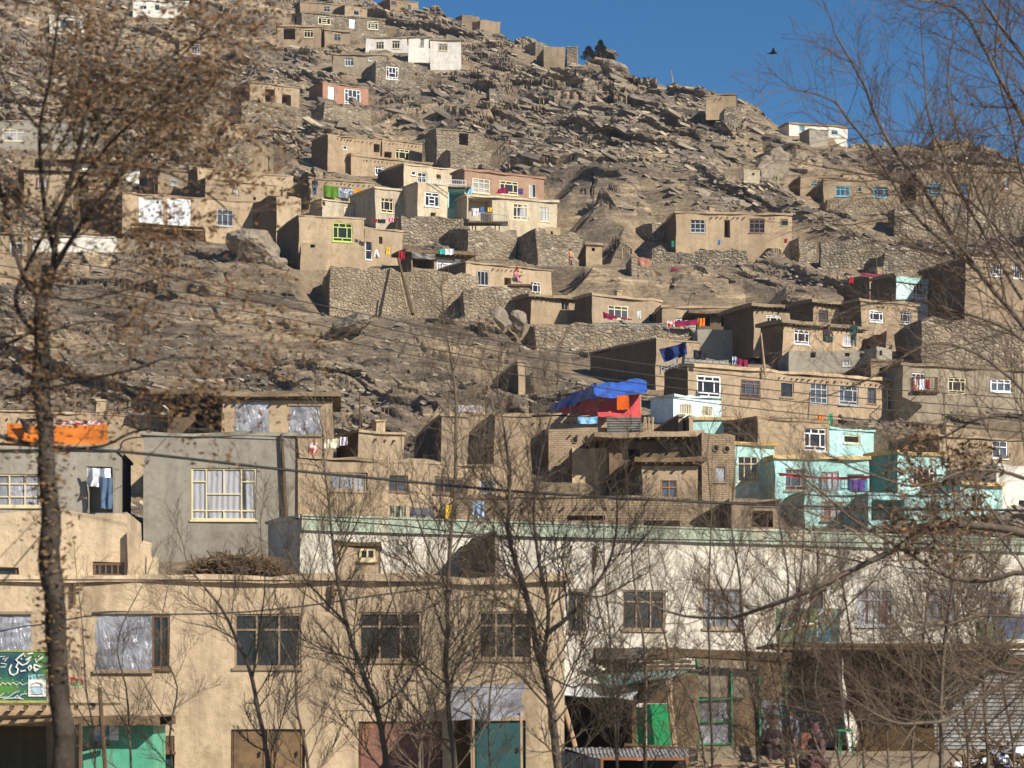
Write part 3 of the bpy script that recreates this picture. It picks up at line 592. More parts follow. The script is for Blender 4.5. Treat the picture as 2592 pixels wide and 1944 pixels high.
# --- lower centre
hh('K','tan wall house behind the blue tarpaulin tent',-240,888,632,655,800,'mud2',roof='thin',D=139,w=8,a=3)
hh('K','tan brick house with two round clay holes and a smooth mud arch',405,1010,735,745,1110,'brickt',side=30,sm='mudd',roof=None,D=128,amp=.03,wins=[])
hh('K','mud roofed room with deep beamed eave behind the orange windowed house',890,1505,818,835,1010,'mudd',roof='eave',rmat='mud',D=124,w=6,a=3,wins=[('o',1000,900,1140,985)])
hh('K','narrow tan brick tower with two round clay holes and a grey shutter',1632,1900,778,795,1320,'brickt',side=1500,sm='mudd',roof=None,D=122,amp=.03,a=5,top=.1,wins=[('w',1740,1042,1828,1168,'n','tf','glassc')])
hh('K','mud house with a wavy thatched eave and one orange brown window',1150,1592,1008,1028,1345,'mud',side=455,sm='mudd',roof='beam',rmat='brush',D=113,a=4,wins=[('w',1305,1152,1435,1322,'g22','of')])
hh('K','long tan brick house with slot openings just above the mint cornice',-330,1532,1290,1325,1540,'brickt',roof='thin',D=103,w=6,a=2,amp=.03,wins=[('h',555,1440,860,1478),('h',1170,1475,1460,1522)])
hh('K','tan block with two dark openings and a shaded flank above the mint cornice',1858,2255,1320,1332,1560,'mud',side=1530,sm='mudd',roof='thin',D=102,w=6,a=3,wins=[('h',2035,1402,2212,1530)])
hh('K','mud room with a sunlit buttress and shaded flank above the brick eave house',1445,1480,640,645,830,'mud',side=1255,sm='mudd',roof='thin',D=131,a=6)
hh('K','small shaded mud room right behind the sunlit buttress',1530,1562,655,660,830,'mud2',side=1465,sm='mudd',roof='thin',D=130,a=6)
hh('C','mud cabin with a shaded flank alone on the rubble slope',1000,1001,0,0,1,'mud') if False else None
hh('H','mud cabin with a large shaded flank on the rubble bank left of the blue tarpaulin',160,212,1395,1395,1640,'mud2',side=-40,sm='mudd',roof='thin',D=160,a=9)
hh('M','tall narrow mud house with a shaded brick flank beside slanting posts',1540,1752,322,325,690,'mud2',side=1318,sm='mudd',roof='thin',D=118,a=8)
hh('M','mud compound with a vast shaded flank above the lower grey house',1965,2250,318,325,700,'mud',side=1752,sm='mudd',roof='thin',D=121,a=8)
hh('M','blank mud house with a small hollow chimney',878,1240,452,470,690,'mud2',side=800,sm='mudd',roof='thin',D=117,w=5)
hh('M','wide tan house with brown shuttered windows behind the tree trunks',370,2065,655,730,1130,'mud2',roof='thin',D=103,w=8,wins=[('w',640,772,945,925,'v3','tf','glassc'),('w',1115,792,1265,932,'g22','bf','glassb'),('w',1480,818,1730,948,'v3','bf'),('w',1850,840,1970,940,'n','gyf','glassb')])
# --- lower left
hh('L','tan house wall with an orange blanket under the rocky bank at the left',-200,1560,268,342,600,'mud2',roof='thin',D=118,w=5,wins=[('w',1135,408,1405,470,'v2','gyf')])
hh('L','dark beamed store with a twig roof left of the foil windowed house',1345,1775,158,150,460,'mudd',roof='eave',rmat='brush',D=120,w=4,a=3,wins=[('o',1375,200,1520,330),('o',1560,180,1740,450)])
hh('S','tan house with two foil covered windows and round beam ends',563,843,1003,1012,1110,'mud2',roof='beam',D=116,w=6,a=4,wins=[('f',596,1018,679,1097,'foil'),('f',733,1028,812,1099,'foil')])
hh('L','square grey cement house with a large cream window and lace curtains',1148,2358,466,485,1420,'grey',side=920,sm='dark',roof='thin',D=92,a=4,amp=.03,top=.03,w=7,wins=[('w',1530,742,2050,1156,'big','cf','curt')])  # left flank coloured near black to deepen its shade
hh('L','grey cement house with a foil hung opening behind the leaning trunk',-200,920,585,610,1150,'grey',roof='thin',D=90,w=6,a=3,amp=.03,wins=[('w',-50,790,322,1048,'g33','cf','foil'),('h',692,730,905,1100)])

hh('K','smooth mud store with a shallow arch under the two round clay holes',600,1005,885,905,1110,'mud2',roof=None,D=125,a=3,w=2.5)
hh('K','mud parapet room under the tarpaulin tent, right of the light blue sheet',880,1250,800,812,840,'mud',roof='thin',D=127.5,a=3,w=2.5) if False else None

hh('S','long blank mud house packed between the tan cliff house and the terrace row',520,702,452,470,520,'mud',D=233,w=5,roof='thin',wins=[('h',640,500,647,508),('w',590,478,606,492,'v2','tf')])
hh('S','small mud room with ragged top right beside the tan cliff house roof',700,762,492,500,560,'mud2',D=226,w=5,roof=None,top=.25)
hh('S','mud house with one grey window half hidden by brown leaves above the cliff house',400,520,428,440,500,'mud3',D=240,w=5,roof='thin',wins=[('w',430,450,450,470,'g22','gyf')])
hh('S','flat mud house with a brown window behind the leaves, far left middle row',60,300,430,440,520,'mud',D=238,w=5,roof='beam',wins=[('w',90,450,120,475,'g32','bf'),('h',200,455,225,500)])
hh('S','tan mud house under the leaf cover at the left edge of the middle slope',-60,60,640,650,720,'mud',D=213,w=5,roof='thin',wins=[('w',10,660,30,685,'v2','cf')])
# ---------------------------------------------------------------- street buildings
def cornice(mat,hgt,proud=.12,parent_name='cornice'):
    def fn(root,Lx,h,w):
        mb=MB(); n=int(Lx/.8); 
        for i in range(n):
            a,b=Lx*i/n,Lx*(i+1)/n; mb.box(a,-proud-random.uniform(0,.015),h-hgt,b,-.005,h+.06)
        mb.box(0,-proud-.05,h+.062,Lx,.2,h+.11); mb.build(parent_name,M[mat],root)
    return fn
hh('S','big tan street building with foil covered windows, doors and shutters along the bottom',-400,1428,1467,1480,1971,'facade',D=65,a=2.2,w=8,roof='cap',name='street_building',cat='building',group=None,amp=.03,top=.02,step=1.0,
  wins=[('f',245,1555,382,1694,'foil'),('w',384,1557,430,1692,'v2','bf'),('f',-60,1556,76,1645,'foil'),('w',593,1553,763,1690,'g32','tf','glass'),('w',908,1549,1067,1672,'g32','tf','glass'),('w',1211,1547,1345,1668,'g32','tf','glass'),
  ('o',-90,1838,118,1968),('w',392,1862,440,1902,'bars','bf'),('d',392,1906,440,1970,'dteal'),('d',585,1846,678,1970,'dbrown'),('d',679.5,1846,772,1970,'dbrown'),('d',908,1826,1120,1970,'dred'),('h',1150,1820,1192,1970),('d',1200,1824,1332,1970,'dteal')])
hh('S','rough tan upper wall with slot windows over the left part of the street building',-400,322,1296,1300,1466,'facade',D=66.2,a=2,w=3.5,roof=None,name='mud_wall',cat='upper wall',group=None,top=.16,foot=1,wins=[('w',236,1425,372,1458,'v5','bf'),('w',-20,1434,44,1458,'n','bf')])
for i,(a,b,t_) in enumerate([(322.5,352,1338),(352.5,376,1372),(376.5,400,1404)]):
    o,*_=house('S',['crumbled step of the tan upper wall, highest one','crumbled step of the tan upper wall, middle one','crumbled step of the tan upper wall, lowest one'][i],a,b,t_,t_+3,1466,'facade',D=66.3+i*.02,a=2,w=.6,roof=None,name='broken_wall_end',cat='wall remnant',simple=True,top=.12,foot=.5,group='crumbled steps of the upper wall')
hh('M','little mud rooftop room with one cream window between the tree trunks',690,1045,1345,1362,1610,'mud2',D=69,w=3,a=3,roof='thin',rmat='brush',group=HF,wins=[('w',885,1385,1012,1475,'v2','cf')],foot=.6)
hh('L','low dark rooftop shed half buried in brushwood beside the tan upper wall',1700,2212,1500,1505,1600,'mudd',D=68.3,w=3,a=2,roof='thin',rmat='brush',group=HF,top=.3,foot=.6,wins=[('o',1740,1520,1860,1590),('w',2010,1520,2190,1592,'v3','cf')])
hh('M','grey mud rooftop lean to with a light gable and dark flank',1960,1990,1240,1245,1610,'grey2',side=1395,sm='mudd',D=70,roof=None,group=HF,a=8,foot=.6)
hh('S','long stained white building with a mint cornice behind the trees',760,2900,1312,1382,1930,'whitef',D=75,w=2.5,roof='thin',name='street_building',cat='building',group=None,amp=.03,top=.02,step=1.1,amax=32,extra=cornice('mint',.34),
  wins=[('w',1437,1492,1482,1600,'v2','tf'),('w',1576,1493,1684,1594,'g32','tf','glass'),('w',1779,1490,1880,1591,'v3','tf','foil'),('w',2050,1489,2088,1546,'n','tf'),('w',2169,1490,2262,1584,'g32','gyf'),('w',2345,1490,2430,1575,'g22','tf','foil'),('w',2490,1495,2560,1580,'g22','tf','foil')])
# ---------------------------------------------------------------- laundry, tarpaulins and small things on the houses
LG='laundry on the hillside houses'
def lc(*a,**k):
    k.setdefault('group',LG); return cloth(*a,**k)
cm=clothmat
C_mag=cm('magenta_cloth',(.25,.015,.065)); C_red=cm('red_cloth',(.36,.02,.03)); C_grn=cm('green_blanket',(.10,.22,.02)); C_org=cm('orange_cloth',(.75,.20,.02))
C_wht=cm('white_cloth',(.75,.75,.78)); C_blk=cm('black_cloth',(.02,.02,.03)); C_pnk=cm('pink_cloth',(.75,.30,.38)); C_yel=cm('yellow_cloth',(.75,.50,.05))
C_blu=cm('blue_cloth',(.10,.22,.55)); C_navy=cm('dark_blue_tarp',(.015,.03,.12)); C_lb=cm('light_blue_cloth',(.25,.50,.75)); C_pur=cm('purple_cloth',(.10,.05,.22))
C_ochk=cm('orange_check_cloth',(.80,.16,.01),(.75,.42,.04),9,'check'); C_wb=cm('white_blue_print_cloth',(.55,.60,.68),(.12,.15,.22),5); C_ost=cm('orange_stripe_blanket',(.66,.19,.03))
C_rsw=cm('faded_red_rug',(.42,.19,.13)); C_crim=cm('crimson_ribbed_rug',(.30,.06,.09),(.20,.04,.07),5,'stripe'); C_wr=cm('white_red_cloth',(.75,.72,.72),(.6,.12,.1),5); C_gry=cm('grey_canvas',(.22,.21,.19))
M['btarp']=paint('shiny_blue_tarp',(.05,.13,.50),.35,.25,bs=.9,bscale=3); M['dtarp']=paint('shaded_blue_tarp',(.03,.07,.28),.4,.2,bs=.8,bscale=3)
M['pinkc']=cm('pink_canvas_wall',(.50,.07,.075)); M['gtin']=corrug('grey_horizontal_corrugated',(.24,.23,.21),2,.12,rust=(.2,.16,.12))
def rq(x0,y0,x1,y1,s=0): return [(x0,y0),(x1,y0+s),(x1,y1+s),(x0,y1)]
lc('G','large grass green blanket over the terrace parapet',rq(600,214,716,305,14),C_grn)
lc('G','white and blue printed blanket between the green and orange cloths',rq(718,238,836,312,8),C_wb)
lc('G','orange checked bedspread at the right end of the terrace parapet',rq(838,246,985,305,8),C_ochk)
lc('S','crumpled magenta bedding under the brick house window',[(1262,478),(1282,472),(1288,490),(1256,490)],C_mag,D=235.3)
lc('S','dark purple clothes hanging right of the magenta bedding',rq(1312,477,1324,492),C_pur,D=235.3)
lc('S','bright blue sheet covering the balcony corner of the brick house',rq(1184,470,1196,492,1),C_lb,D=234.5)
lc('S','yellow cloth hanging on the lower railed balcony',rq(1234,525,1246,536),C_yel,D=226.5)
lc('S','blue cloth hanging behind the lower railed balcony',rq(1217,524,1225,539),C_blu,D=226.5)
lc('S','white washing hanging at the left of the lower railed balcony',rq(1194,527,1212,546),C_wht,D=226.5)
lc('G','red washing on the line over the green windowed house terrace',rq(990,488,1025,515),C_red,D=216)
lc('G','black washing on the line between the red and the pink pieces',rq(1028,488,1092,522),C_blk,D=216)
lc('G','pink washing at the right of the terrace line',rq(1108,478,1158,512),C_pnk,D=216)
lc('G','pale yellow cloth by the tall white window',rq(1090,712,1125,770),C_yel,D=212)
lc('G','deep red clothes under the lean to shed eave',rq(1200,745,1245,810),C_red,D=207)
lc('G','teal sheet on the roof edge of the lean to shed',rq(1518,728,1566,768),cm('teal_cloth',(.03,.42,.38)),D=207)
lc('G','white sheet on the roof edge next to the teal one',rq(1568,725,1640,772),C_wht,D=207)
lc('G','grey canvas awning sagging over the lean to shed',[(1300,745),(1490,770),(1495,810),(1310,800)],C_gry,D=206.5,wave=.2)
lc('H','magenta cloth pinned under the wide cream glazed window',[(838,990),(960,1030),(955,1050),(846,1045)],C_mag,D=190)
lc('H','thin red cloth trailing right of the magenta cloth',[(985,1035),(1075,1050),(1072,1060),(985,1056)],C_mag,D=190,wave=.05)
lc('H','white shirt hanging alone on the tan wall',rq(1118,985,1145,1050),C_wht,D=196)
lc('H','white and red printed cloth, first of the long laundry row',rq(1355,1062,1415,1112),C_wr,D=189)
lc('H','long wine red blanket in the middle of the laundry row',[(1415,1066),(1600,1052),(1600,1092),(1418,1114)],C_mag,D=189)
lc('H','bright orange towel at the right end of the laundry row',rq(1600,1044,1656,1108,-2),C_org,D=189)
lc('H','faded red rug spread over the roofless stone pen',[(1112,552),(1215,568),(1232,634),(1122,618)],C_rsw,D=204)
lc('H','crimson ribbed rug drying on the rocky slope',[(1395,632),(1590,680),(1606,745),(1368,690)],C_crim,D=208,wave=.25)
lc('H','small green cloth below the long tan house corner',rq(1386,425,1410,475),cm('bottle_green_cloth',(.02,.22,.12)),D=219)
lc('H','small blue cloth by the steps of the long tan house',rq(1760,418,1782,455),C_blu,D=219)
lc('I','small red cloth at the right of the long tan house wall',rq(295,645,318,680),C_red,D=219)
lc('I','dark red carpet roll on the roof left of the turquoise banded house',[(905,915),(1150,925),(1150,945),(905,950)],C_crim,D=192)
lc('I','bright red bundle hung beside the dark red carpet',rq(808,955,855,1000),C_red,D=191)
cloth('K','dark blue tarpaulin sagging from a high terrace',[(1290,105),(1505,45),(1515,150),(1330,212)],C_navy,D=150,cat='tarpaulin',name='hanging_tarpaulin',wave=.5,nfold=2)
lc('K','dark clothes hung beside the sagging blue tarpaulin',rq(1565,110,1665,185,10),C_blk,D=151.5)
lc('K','white and navy clothes on the roof line behind the long tan mud house',rq(1875,165,1915,225),C_wb,D=150.5)
lc('K','wine red clothes on the roof line behind the long tan mud house',rq(1915,180,2000,235,12),C_mag,D=150.5)
lc('J','twisted red awning cloth over the turquoise balcony',[(250,1095),(980,1118),(975,1142),(255,1122)],C_red,D=128,wave=.35,nfold=4)
lc('J','purple clothes heaped on the balcony railing right of the red awning',rq(820,1150,940,1235),C_pur,D=127.8)
lc('J','orange cloth in the dark gap under the long tan mud house',rq(562,632,608,680),C_org,D=140)
lc('J','green cloth next to the orange one in the dark gap',rq(650,620,680,715),cm('leaf_green_cloth',(.08,.40,.22)),D=140)
lc('M','cream washing on the line behind the grey cement house',rq(590,510,720,585,-6),cm('cream_cloth',(.72,.66,.50)),D=108)
lc('M','lilac shirt at the right end of the washing line',rq(728,492,790,560),cm('lilac_cloth',(.6,.52,.58)),D=108)
lc('M','red and white clothes piled at the left of the washing line',rq(470,535,545,620),C_wr,D=108)
lc('M','pale printed washing high on the rubble slope',rq(1665,235,1860,292),cm('pale_print_cloth',(.62,.60,.66),(.42,.35,.32),4),D=128)
lc('M','grey green curtain on the brick parapet line',rq(1130,1040,1255,1130),cm('sage_cloth',(.30,.34,.25),(.12,.10,.08),3,'stripe'),D=97)
lc('M','slate grey blanket in the middle of the brick parapet line',rq(1285,1055,1480,1135),cm('slate_cloth',(.17,.17,.20)),D=97)
lc('M','yellow patterned cloth near the end of the brick parapet line',rq(1560,1035,1640,1155),C_yel,D=97)
lc('M','bright blue printed cloth at the end of the brick parapet line',rq(1790,1010,1880,1140),cm('sky_print_cloth',(.15,.42,.72),(.5,.6,.75),5),D=97)
lc('L','long orange blanket with a patterned hem on the rail at the left',rq(55,380,858,535,10),C_ost,D=114)
lc('L','black triangular cloth pinned over the orange blanket',[(150,345),(272,345),(222,465),(205,460)],C_blk,D=113.6,wave=.03)
lc('L','pale washing on the rail above the orange blanket',rq(430,352,830,392),C_wr,D=114.3)
lc('L','long blue trousers hanging in the foil hung opening',rq(795,810,900,1060,10),cm('denim_cloth',(.09,.14,.22)),D=89.5)
lc('L','silver foil curtain across the opening behind the leaning trunk',rq(692,735,885,885,8),M['foilw'],D=89.8,wave=.2)
# --- tarpaulin tent
def plate(name,pts,mat,parent=None,th=.05):
    """pts: list of (px,py,D) source px; solid sheet"""
    v=[P(*p) for p in pts]; n=len(v)
    nn=Vector((0,0,0))
    for i in range(1,n-1): nn+=(v[i]-v[0]).cross(v[i+1]-v[0])
    nn.normalize(); V=v+[p+nn*th for p in v]
    FF=[tuple(range(n)),tuple(range(2*n-1,n-1,-1))]+[(i,n+i,n+(i+1)%n,(i+1)%n) for i in range(n)]
    c=sum(v,Vector())/n
    if parent: c=parent.matrix_basis.translation; V=[p-c for p in V]; return mobj(name,V,FF,M[mat] if isinstance(mat,str) else mat,parent)
    o=mobj(name,[p-c for p in V],FF,M[mat] if isinstance(mat,str) else mat); o.location=c; return o
def Kp(x,y,D): return (*src('K',x,y),D)
def crumple(name,tl,tr,br,bl,mat,parent,amp=.12,nu=26,nv=12,th=.02):
    c=parent.location if parent else Vector(); tl,tr,br,bl=[P(*p)-c for p in (tl,tr,br,bl)]; V=[]; s0=random.random()*30
    for j in range(nv+1):
        for i in range(nu+1):
            p=tl.lerp(tr,i/nu).lerp(bl.lerp(br,i/nu),j/nv); V.append(p+mn.noise_vector(p*1.3+Vector((s0,0,0)))*amp+mn.noise_vector(p*4)*amp*.3)
    n1=len(V); V+=[v+Vector((0,th,0)) for v in V]; FF=[]
    for j in range(nv):
        for i in range(nu):
            k=j*(nu+1)+i; FF.append((k,k+nu+1,k+nu+2,k+1)); FF.append((n1+k,n1+k+1,n1+k+nu+2,n1+k+nu+1))
    return mobj(name,V,FF,M[mat] if isinstance(mat,str) else mat,parent,smooth=True)
t=empty('tarpaulin_tent',P(*Kp(780,648,137))); tag(t,'makeshift tent of pink canvas under a shiny blue tarpaulin','tent')
crumple('pink_canvas_wall',Kp(790,488,136),Kp(1135,470,137),Kp(1145,648,137),Kp(800,648,136),'pinkc',t,.07)
crumple('shaded_canvas_flank',Kp(430,600,146),Kp(790,470,136),Kp(800,640,136),Kp(430,640,146),'pinkc',t,.08)
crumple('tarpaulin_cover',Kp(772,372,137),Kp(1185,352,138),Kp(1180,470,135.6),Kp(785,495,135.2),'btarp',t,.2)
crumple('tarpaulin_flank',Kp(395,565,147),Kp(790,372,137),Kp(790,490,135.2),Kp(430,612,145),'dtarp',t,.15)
crumple('door_cloth',Kp(950,478,135),Kp(1045,474,135),Kp(1055,588,135),Kp(958,592,135),cm('orange_door_cloth',(.72,.12,.01)),t,.03)
for x in (585,1140): 
    mb=MB(); a=P(*Kp(x,640,138.5))-t.location; b=P(*Kp(x-4,470 if x>900 else 560,138.5))-t.location; mb.tube([a,b],.06)
    mb.build('tent_pole',M['woodl'],t)
lc('K','light blue plastic sheet draped over the wall below the tent',[(640,645),(800,645),(795,702),(640,700)],C_lb,D=135)
o=plate('corrugated_fence',[Kp(868,650,128),Kp(1150,650,128),Kp(1155,806,128),Kp(880,806,128)],'gtin',th=.08); tag(o,'weathered grey corrugated metal fence panel beside the pink tent','metal fence')
t=empty('leaning_timber',P(*Kp(1200,800,127))); tag(t,'bundle of split timber leaning against the mud wall beside the corrugated panel','timber')
for i,(xa,xb) in enumerate([(1165,1175),(1185,1180),(1200,1212),(1218,1205),(1235,1240)]):
    mb=MB(); a=P(*Kp(xa,802,127))-t.location; b=P(*Kp(xb,652,127.4))-t.location; mb.tube([a,b],.055,5); mb.build('plank',M['woodl'],t)
# round clay holes on the brick towers
for reg,x,y,D,lab in (('K',617,832,127.9,'left clay pigeon ring on the wide brick house'),('K',708,832,127.8,'right clay pigeon ring on the wide brick house'),('K',1745,897,121.9,'left clay pigeon ring on the narrow brick tower'),('K',1832,905,121.8,'right clay pigeon ring on the narrow brick tower')):
    q=src(reg,x,y); D=depth_at(q[0],q[1],D)-.03; c=P(q[0],q[1],D); t=empty('clay_ring',c); tag(t,lab,'clay ring','round clay rings set in the brick walls')
    pts=[(math.cos(k/16*6.2832)*.14,0,math.sin(k/16*6.2832)*.15) for k in range(17)]
    mb=MB(); mb.tube(pts,.035,6,cap=False); mb.build('rim',M['mud3'],t)
    mb=MB(); n=16; V=[(math.cos(k/n*6.2832)*.13,.0,math.sin(k/n*6.2832)*.14) for k in range(n)]+[(math.cos(k/n*6.2832)*.13,-.02,math.sin(k/n*6.2832)*.14) for k in range(n)]
    mobj('hollow',V,[tuple(range(n)),tuple(range(2*n-1,n-1,-1))]+[(k,(k+1)%n,n+(k+1)%n,n+k) for k in range(n)],M['dark'],t)  # solid near-black disc standing for the shade inside the ring
# balconies
def railing(label,reg,x0,x1,yt,yb,D,mat='gyf',slab=True,legs=(),dx=1.1,slope=0):
    a=src(reg,x0,yb); b=src(reg,x1,yb+slope); c0=P(a[0],a[1],D); t=empty('railed_balcony',c0); tag(t,label,'balcony')
    c1=P(b[0],b[1],D)-c0; h=(a[1]-src(reg,0,yt)[1])/F*D; mb=MB()
    for zz in (h,.12): mb.tube([(0,0,zz),(c1.x,0,c1.z+zz)],.03,5)
    n=max(4,int(c1.x/.16))
    for i in range(n+1): s=i/n; mb.tube([(c1.x*s,0,c1.z*s),(c1.x*s,0,c1.z*s+h)],.014 if i%6 else .03,4)
    for xx,zz in ((0,0),(c1.x,c1.z)):
        mb.tube([(xx,0,zz+h),(xx,dx,zz+h)],.03,5); 
        for k in range(1,6): mb.tube([(xx,dx*k/6,zz),(xx,dx*k/6,zz+h)],.014,4)
    mb.build('railing',M[mat],t)
    if slab:
        mb=MB(); mb.box(-.1,-.1,-.16,c1.x+.1,dx+.3,-.02); mb.build('floor_slab',M['wood'],t)
    for lx,ly in legs:
        q=src(reg,lx,ly); e=P(q[0],q[1],D+.5)-c0; mb=MB(); mb.tube([(e.x,.3,-.1),e],.05,5); mb.build('post',M['wood'],t)
    return t
railing('railed wooden balcony on poles in front of the cream plastered house','G',1762,2062,425,505,225.5,legs=[(1788,650),(1812,590),(1920,600),(1970,700),(2002,610)],slope=35)
railing('railed terrace edge of the peeling cream house','G',1350,1735,160,205,228.4,'wf',slab=False,slope=20)
railing('railed balcony of the turquoise house under the red awning','J',590,960,1140,1238,128.2,'blf',slope=10)
railing('balcony crowded with washing on the grey cream house','J',1325,1520,330,435,156.4,'bf',slope=3)
railing('short rail on the high terrace above the pale blue parapet house','K',1305,1440,235,300,149,'gyf',slab=False,slope=-60)
for i,(x0,y0,x1,y1,mt) in enumerate([(1330,350,1365,430,C_wr),(1372,345,1420,432,C_wht),(1425,350,1460,430,C_red)]):
    lc('J',['patterned washing at the left of the grey cream house balcony','white washing in the middle of the grey cream house balcony','red washing at the right of the grey cream house balcony'][i],rq(x0,y0,x1,y1),mt,D=156.1)
# wooden awning of the tan cliff house
t=empty('wooden_awning',P(*src('F',1060,300),prof(600)-0.2)); tag(t,'shallow brown wooden balcony deck under the two foil windows of the tan cliff house','balcony')
D_=prof(src('F',0,400)[1]); t.location=P(*src('F',1060,300),D_)
e=P(*src('F',1640,330),D_+2.2)-t.location; mb=MB(); n=14
for i in range(n):
    s0,s1=i/n,(i+.9)/n; p,q=e*s0,e*s1; z=p.z
    V=[(p.x,-1.1+p.y,z),(q.x,-1.1+q.y,z),(q.x,.1+q.y,z),(p.x,.1+p.y,z)]
    k=len(mb.v); mb.v+=V+[(a,b,c-.08) for a,b,c in V]; mb.f+=[(k,k+1,k+2,k+3),(k+7,k+6,k+5,k+4)]+[(k+j,k+4+j,k+4+(j+1)%4,k+(j+1)%4) for j in range(4)]; mb.m+=[0]*6
mb.build('deck',M['wood'],t)
for i in range(8):
    mb=MB(); s=i/7; p=e*s; mb.tube([(p.x,-1.05+p.y,p.z-.1),(p.x+.05,.1+p.y,p.z-1.3)],.06,5)
    mb.build('strut',M['wood'],t)
mb=MB(); mb.v+= [(0.1,-.15,-.2),(e.x,-.15+e.y,e.z-.2),(e.x,-.05+e.y,e.z-1.25),(0.1,-.05,-1.25)]; k=len(mb.v); mb.v+=[(a,b+.1,c) for a,b,c in mb.v[:4]]; mb.f=[(0,1,2,3)[::-1],(4,5,6,7),(0,4,5,1),(1,5,6,2),(2,6,7,3),(3,7,4,0)]; mb.m=[0]*6
mb.build('shaded_panel',M['wood'],t)
# poles and posts on the hill
def post(label,pts,r=.07,name='wooden_post',cat='post',mat='woodl',group='poles standing on the hill',cross=None):
    v=[P(*p) for p in pts]; t=empty(name,v[0]); tag(t,label,cat,group)
    mb=MB(); n=len(v); mb.tube([p-v[0] for p in v],[r*(1-.4*i/max(1,n-1)) for i in range(n)],7); mb.build('shaft',M[mat],t)
    if cross: mb=MB(); mb.tube([P(*cross[0])-v[0],P(*cross[1])-v[0]],r*.7,5); mb.build('crossbar',M[mat],t)
for lab,reg,x0,y0,x1,y1,cr in [('thin pole on the crag below the conifers','C',640,600,632,385,None),('utility post on the open crag, right of the hill centre','C',1036,945,1022,700,None),
    ('post with a small crossbar above the striped rock face','C',672,1285,655,1130,((600,1132),(660,1134))),('slanting bare pole against the sky on the ridge','C',1412,705,1385,565,None),
    ('thin pole between the rocks left of the large blank tan house','B',378,1180,372,985,None),('pale pole against the sky right of the white ridge house','D',1098,1160,1085,990,None),
    ('short pole by the little mud tower hut','H',995,560,992,480,None),('tall pole in front of the grey cement retaining block','H',2138,1480,2105,1160,None)]:
    a=src(reg,x0,y0); b=src(reg,x1,y1); D=min(depth_at(a[0],a[1],prof(a[1])),prof(a[1]))-.4
    post(lab,[(a[0],a[1]+6,D),(b[0],b[1],D)],.08,cross=None if not cr else tuple((*src(reg,*c),D) for c in cr))
post('long timber ladder pole leaning down the great retaining wall',[(1045,795,200.5),(1008,655,203)],.16,name='leaning_pole',cat='pole',group=None,mat='wood')
post('second thinner pole leaning down beside the ladder pole',[(1030,780,200.8),(1012,700,202)],.1,name='leaning_pole',cat='pole',group=None)
q=src('M',310,1390); post('dark drainage pipe down the grey cement house front',[(q[0],q[1],depth_at(q[0],1200)-.15),(*src('M',262,468),depth_at(q[0]-8,1200)-.15)],.09,name='drain_pipe',cat='pipe',mat='wood',group=None)
# painted letter A on the tan lower house
A=MB(); 
def Gp(x,y,D): return P(*src('G',x,y),D)
dA=depth_at(*src('G',1018,760),219)-.06; o0=Gp(1018,790,dA)
for a,b in (((1000,790),(1014,735)),((1036,790),(1018,735)),((1006,768),(1030,768))): A.tube([Gp(*a,dA)-o0,Gp(*b,dA)-o0],.09,4)
o=A.build('painted_letter',M['dwhite']); o.location=o0; tag(o,'white letter A on the tan wall beside the tall white window','painted letter')
# boulders
def boulder(label,px,py,D,rx,ry,rz,seed,mat,group='boulders on the rocky slope',rot=0):
    import bmesh
    bm=bmesh.new(); bmesh.ops.create_icosphere(bm,subdivisions=5,radius=1); rr=random.Random(seed)
    pl=[(Vector((rr.gauss(0,1),rr.gauss(0,1),rr.gauss(0,1))).normalized(),rr.uniform(.62,.9)) for _ in range(11)]
    for v in bm.verts:
        p=v.co.copy()
        for n,d in pl:
            k=p.dot(n)-d
            if k>0: p-=n*k*.93
        p+=p.normalized()*(mn.fractal(p*1.8+Vector((seed,0,0)),1,2,5)*.13+mn.noise(p*6)*.02)
        v.co=Vector((p.x*rx,p.y*ry,p.z*rz))
    me=bpy.data.meshes.new('boulder'); bm.to_mesh(me); bm.free(); me.materials.append(mat); o=bpy.data.objects.new('boulder',me); col.objects.link(o)
    o.location=P(px,py,D); o.rotation_euler=(0,rot,rr.uniform(0,3)); tag(o,label,'boulder',group)
# ---------------------------------------------------------------- terrain
def _h(ix,iy,iz,s):
    n=(ix.astype(np.int64)*374761393+iy.astype(np.int64)*668265263+iz.astype(np.int64)*2147483647+s*144665)&0xffffffff
    n=((n^(n>>13))*1274126177)&0xffffffff; n^=n>>16
    return (n&0xffffff)/16777215.0
def vnoise(x,y,z,s=0):
    xi,yi,zi=np.floor(x),np.floor(y),np.floor(z); fx,fy,fz=x-xi,y-yi,z-zi
    u,v,w=fx*fx*(3-2*fx),fy*fy*(3-2*fy),fz*fz*(3-2*fz); xi,yi,zi=xi.astype(np.int64),yi.astype(np.int64),zi.astype(np.int64); r=0
    for a in (0,1):
        for b in (0,1):
            for c in (0,1):
                r=r+_h(xi+a,yi+b,zi+c,s)*(u if a else 1-u)*(v if b else 1-v)*(w if c else 1-w)
    return r*2-1
def fbm(x,y,z,o=4,s=0,g=.5):
    r=0;a=1;t=0
    for i in range(o): r=r+a*vnoise(x,y,z,s+i*17); t+=a; a*=g; x,y,z=x*2.03+5.1,y*2.03+1.7,z*2.03+9.2
    return r/t
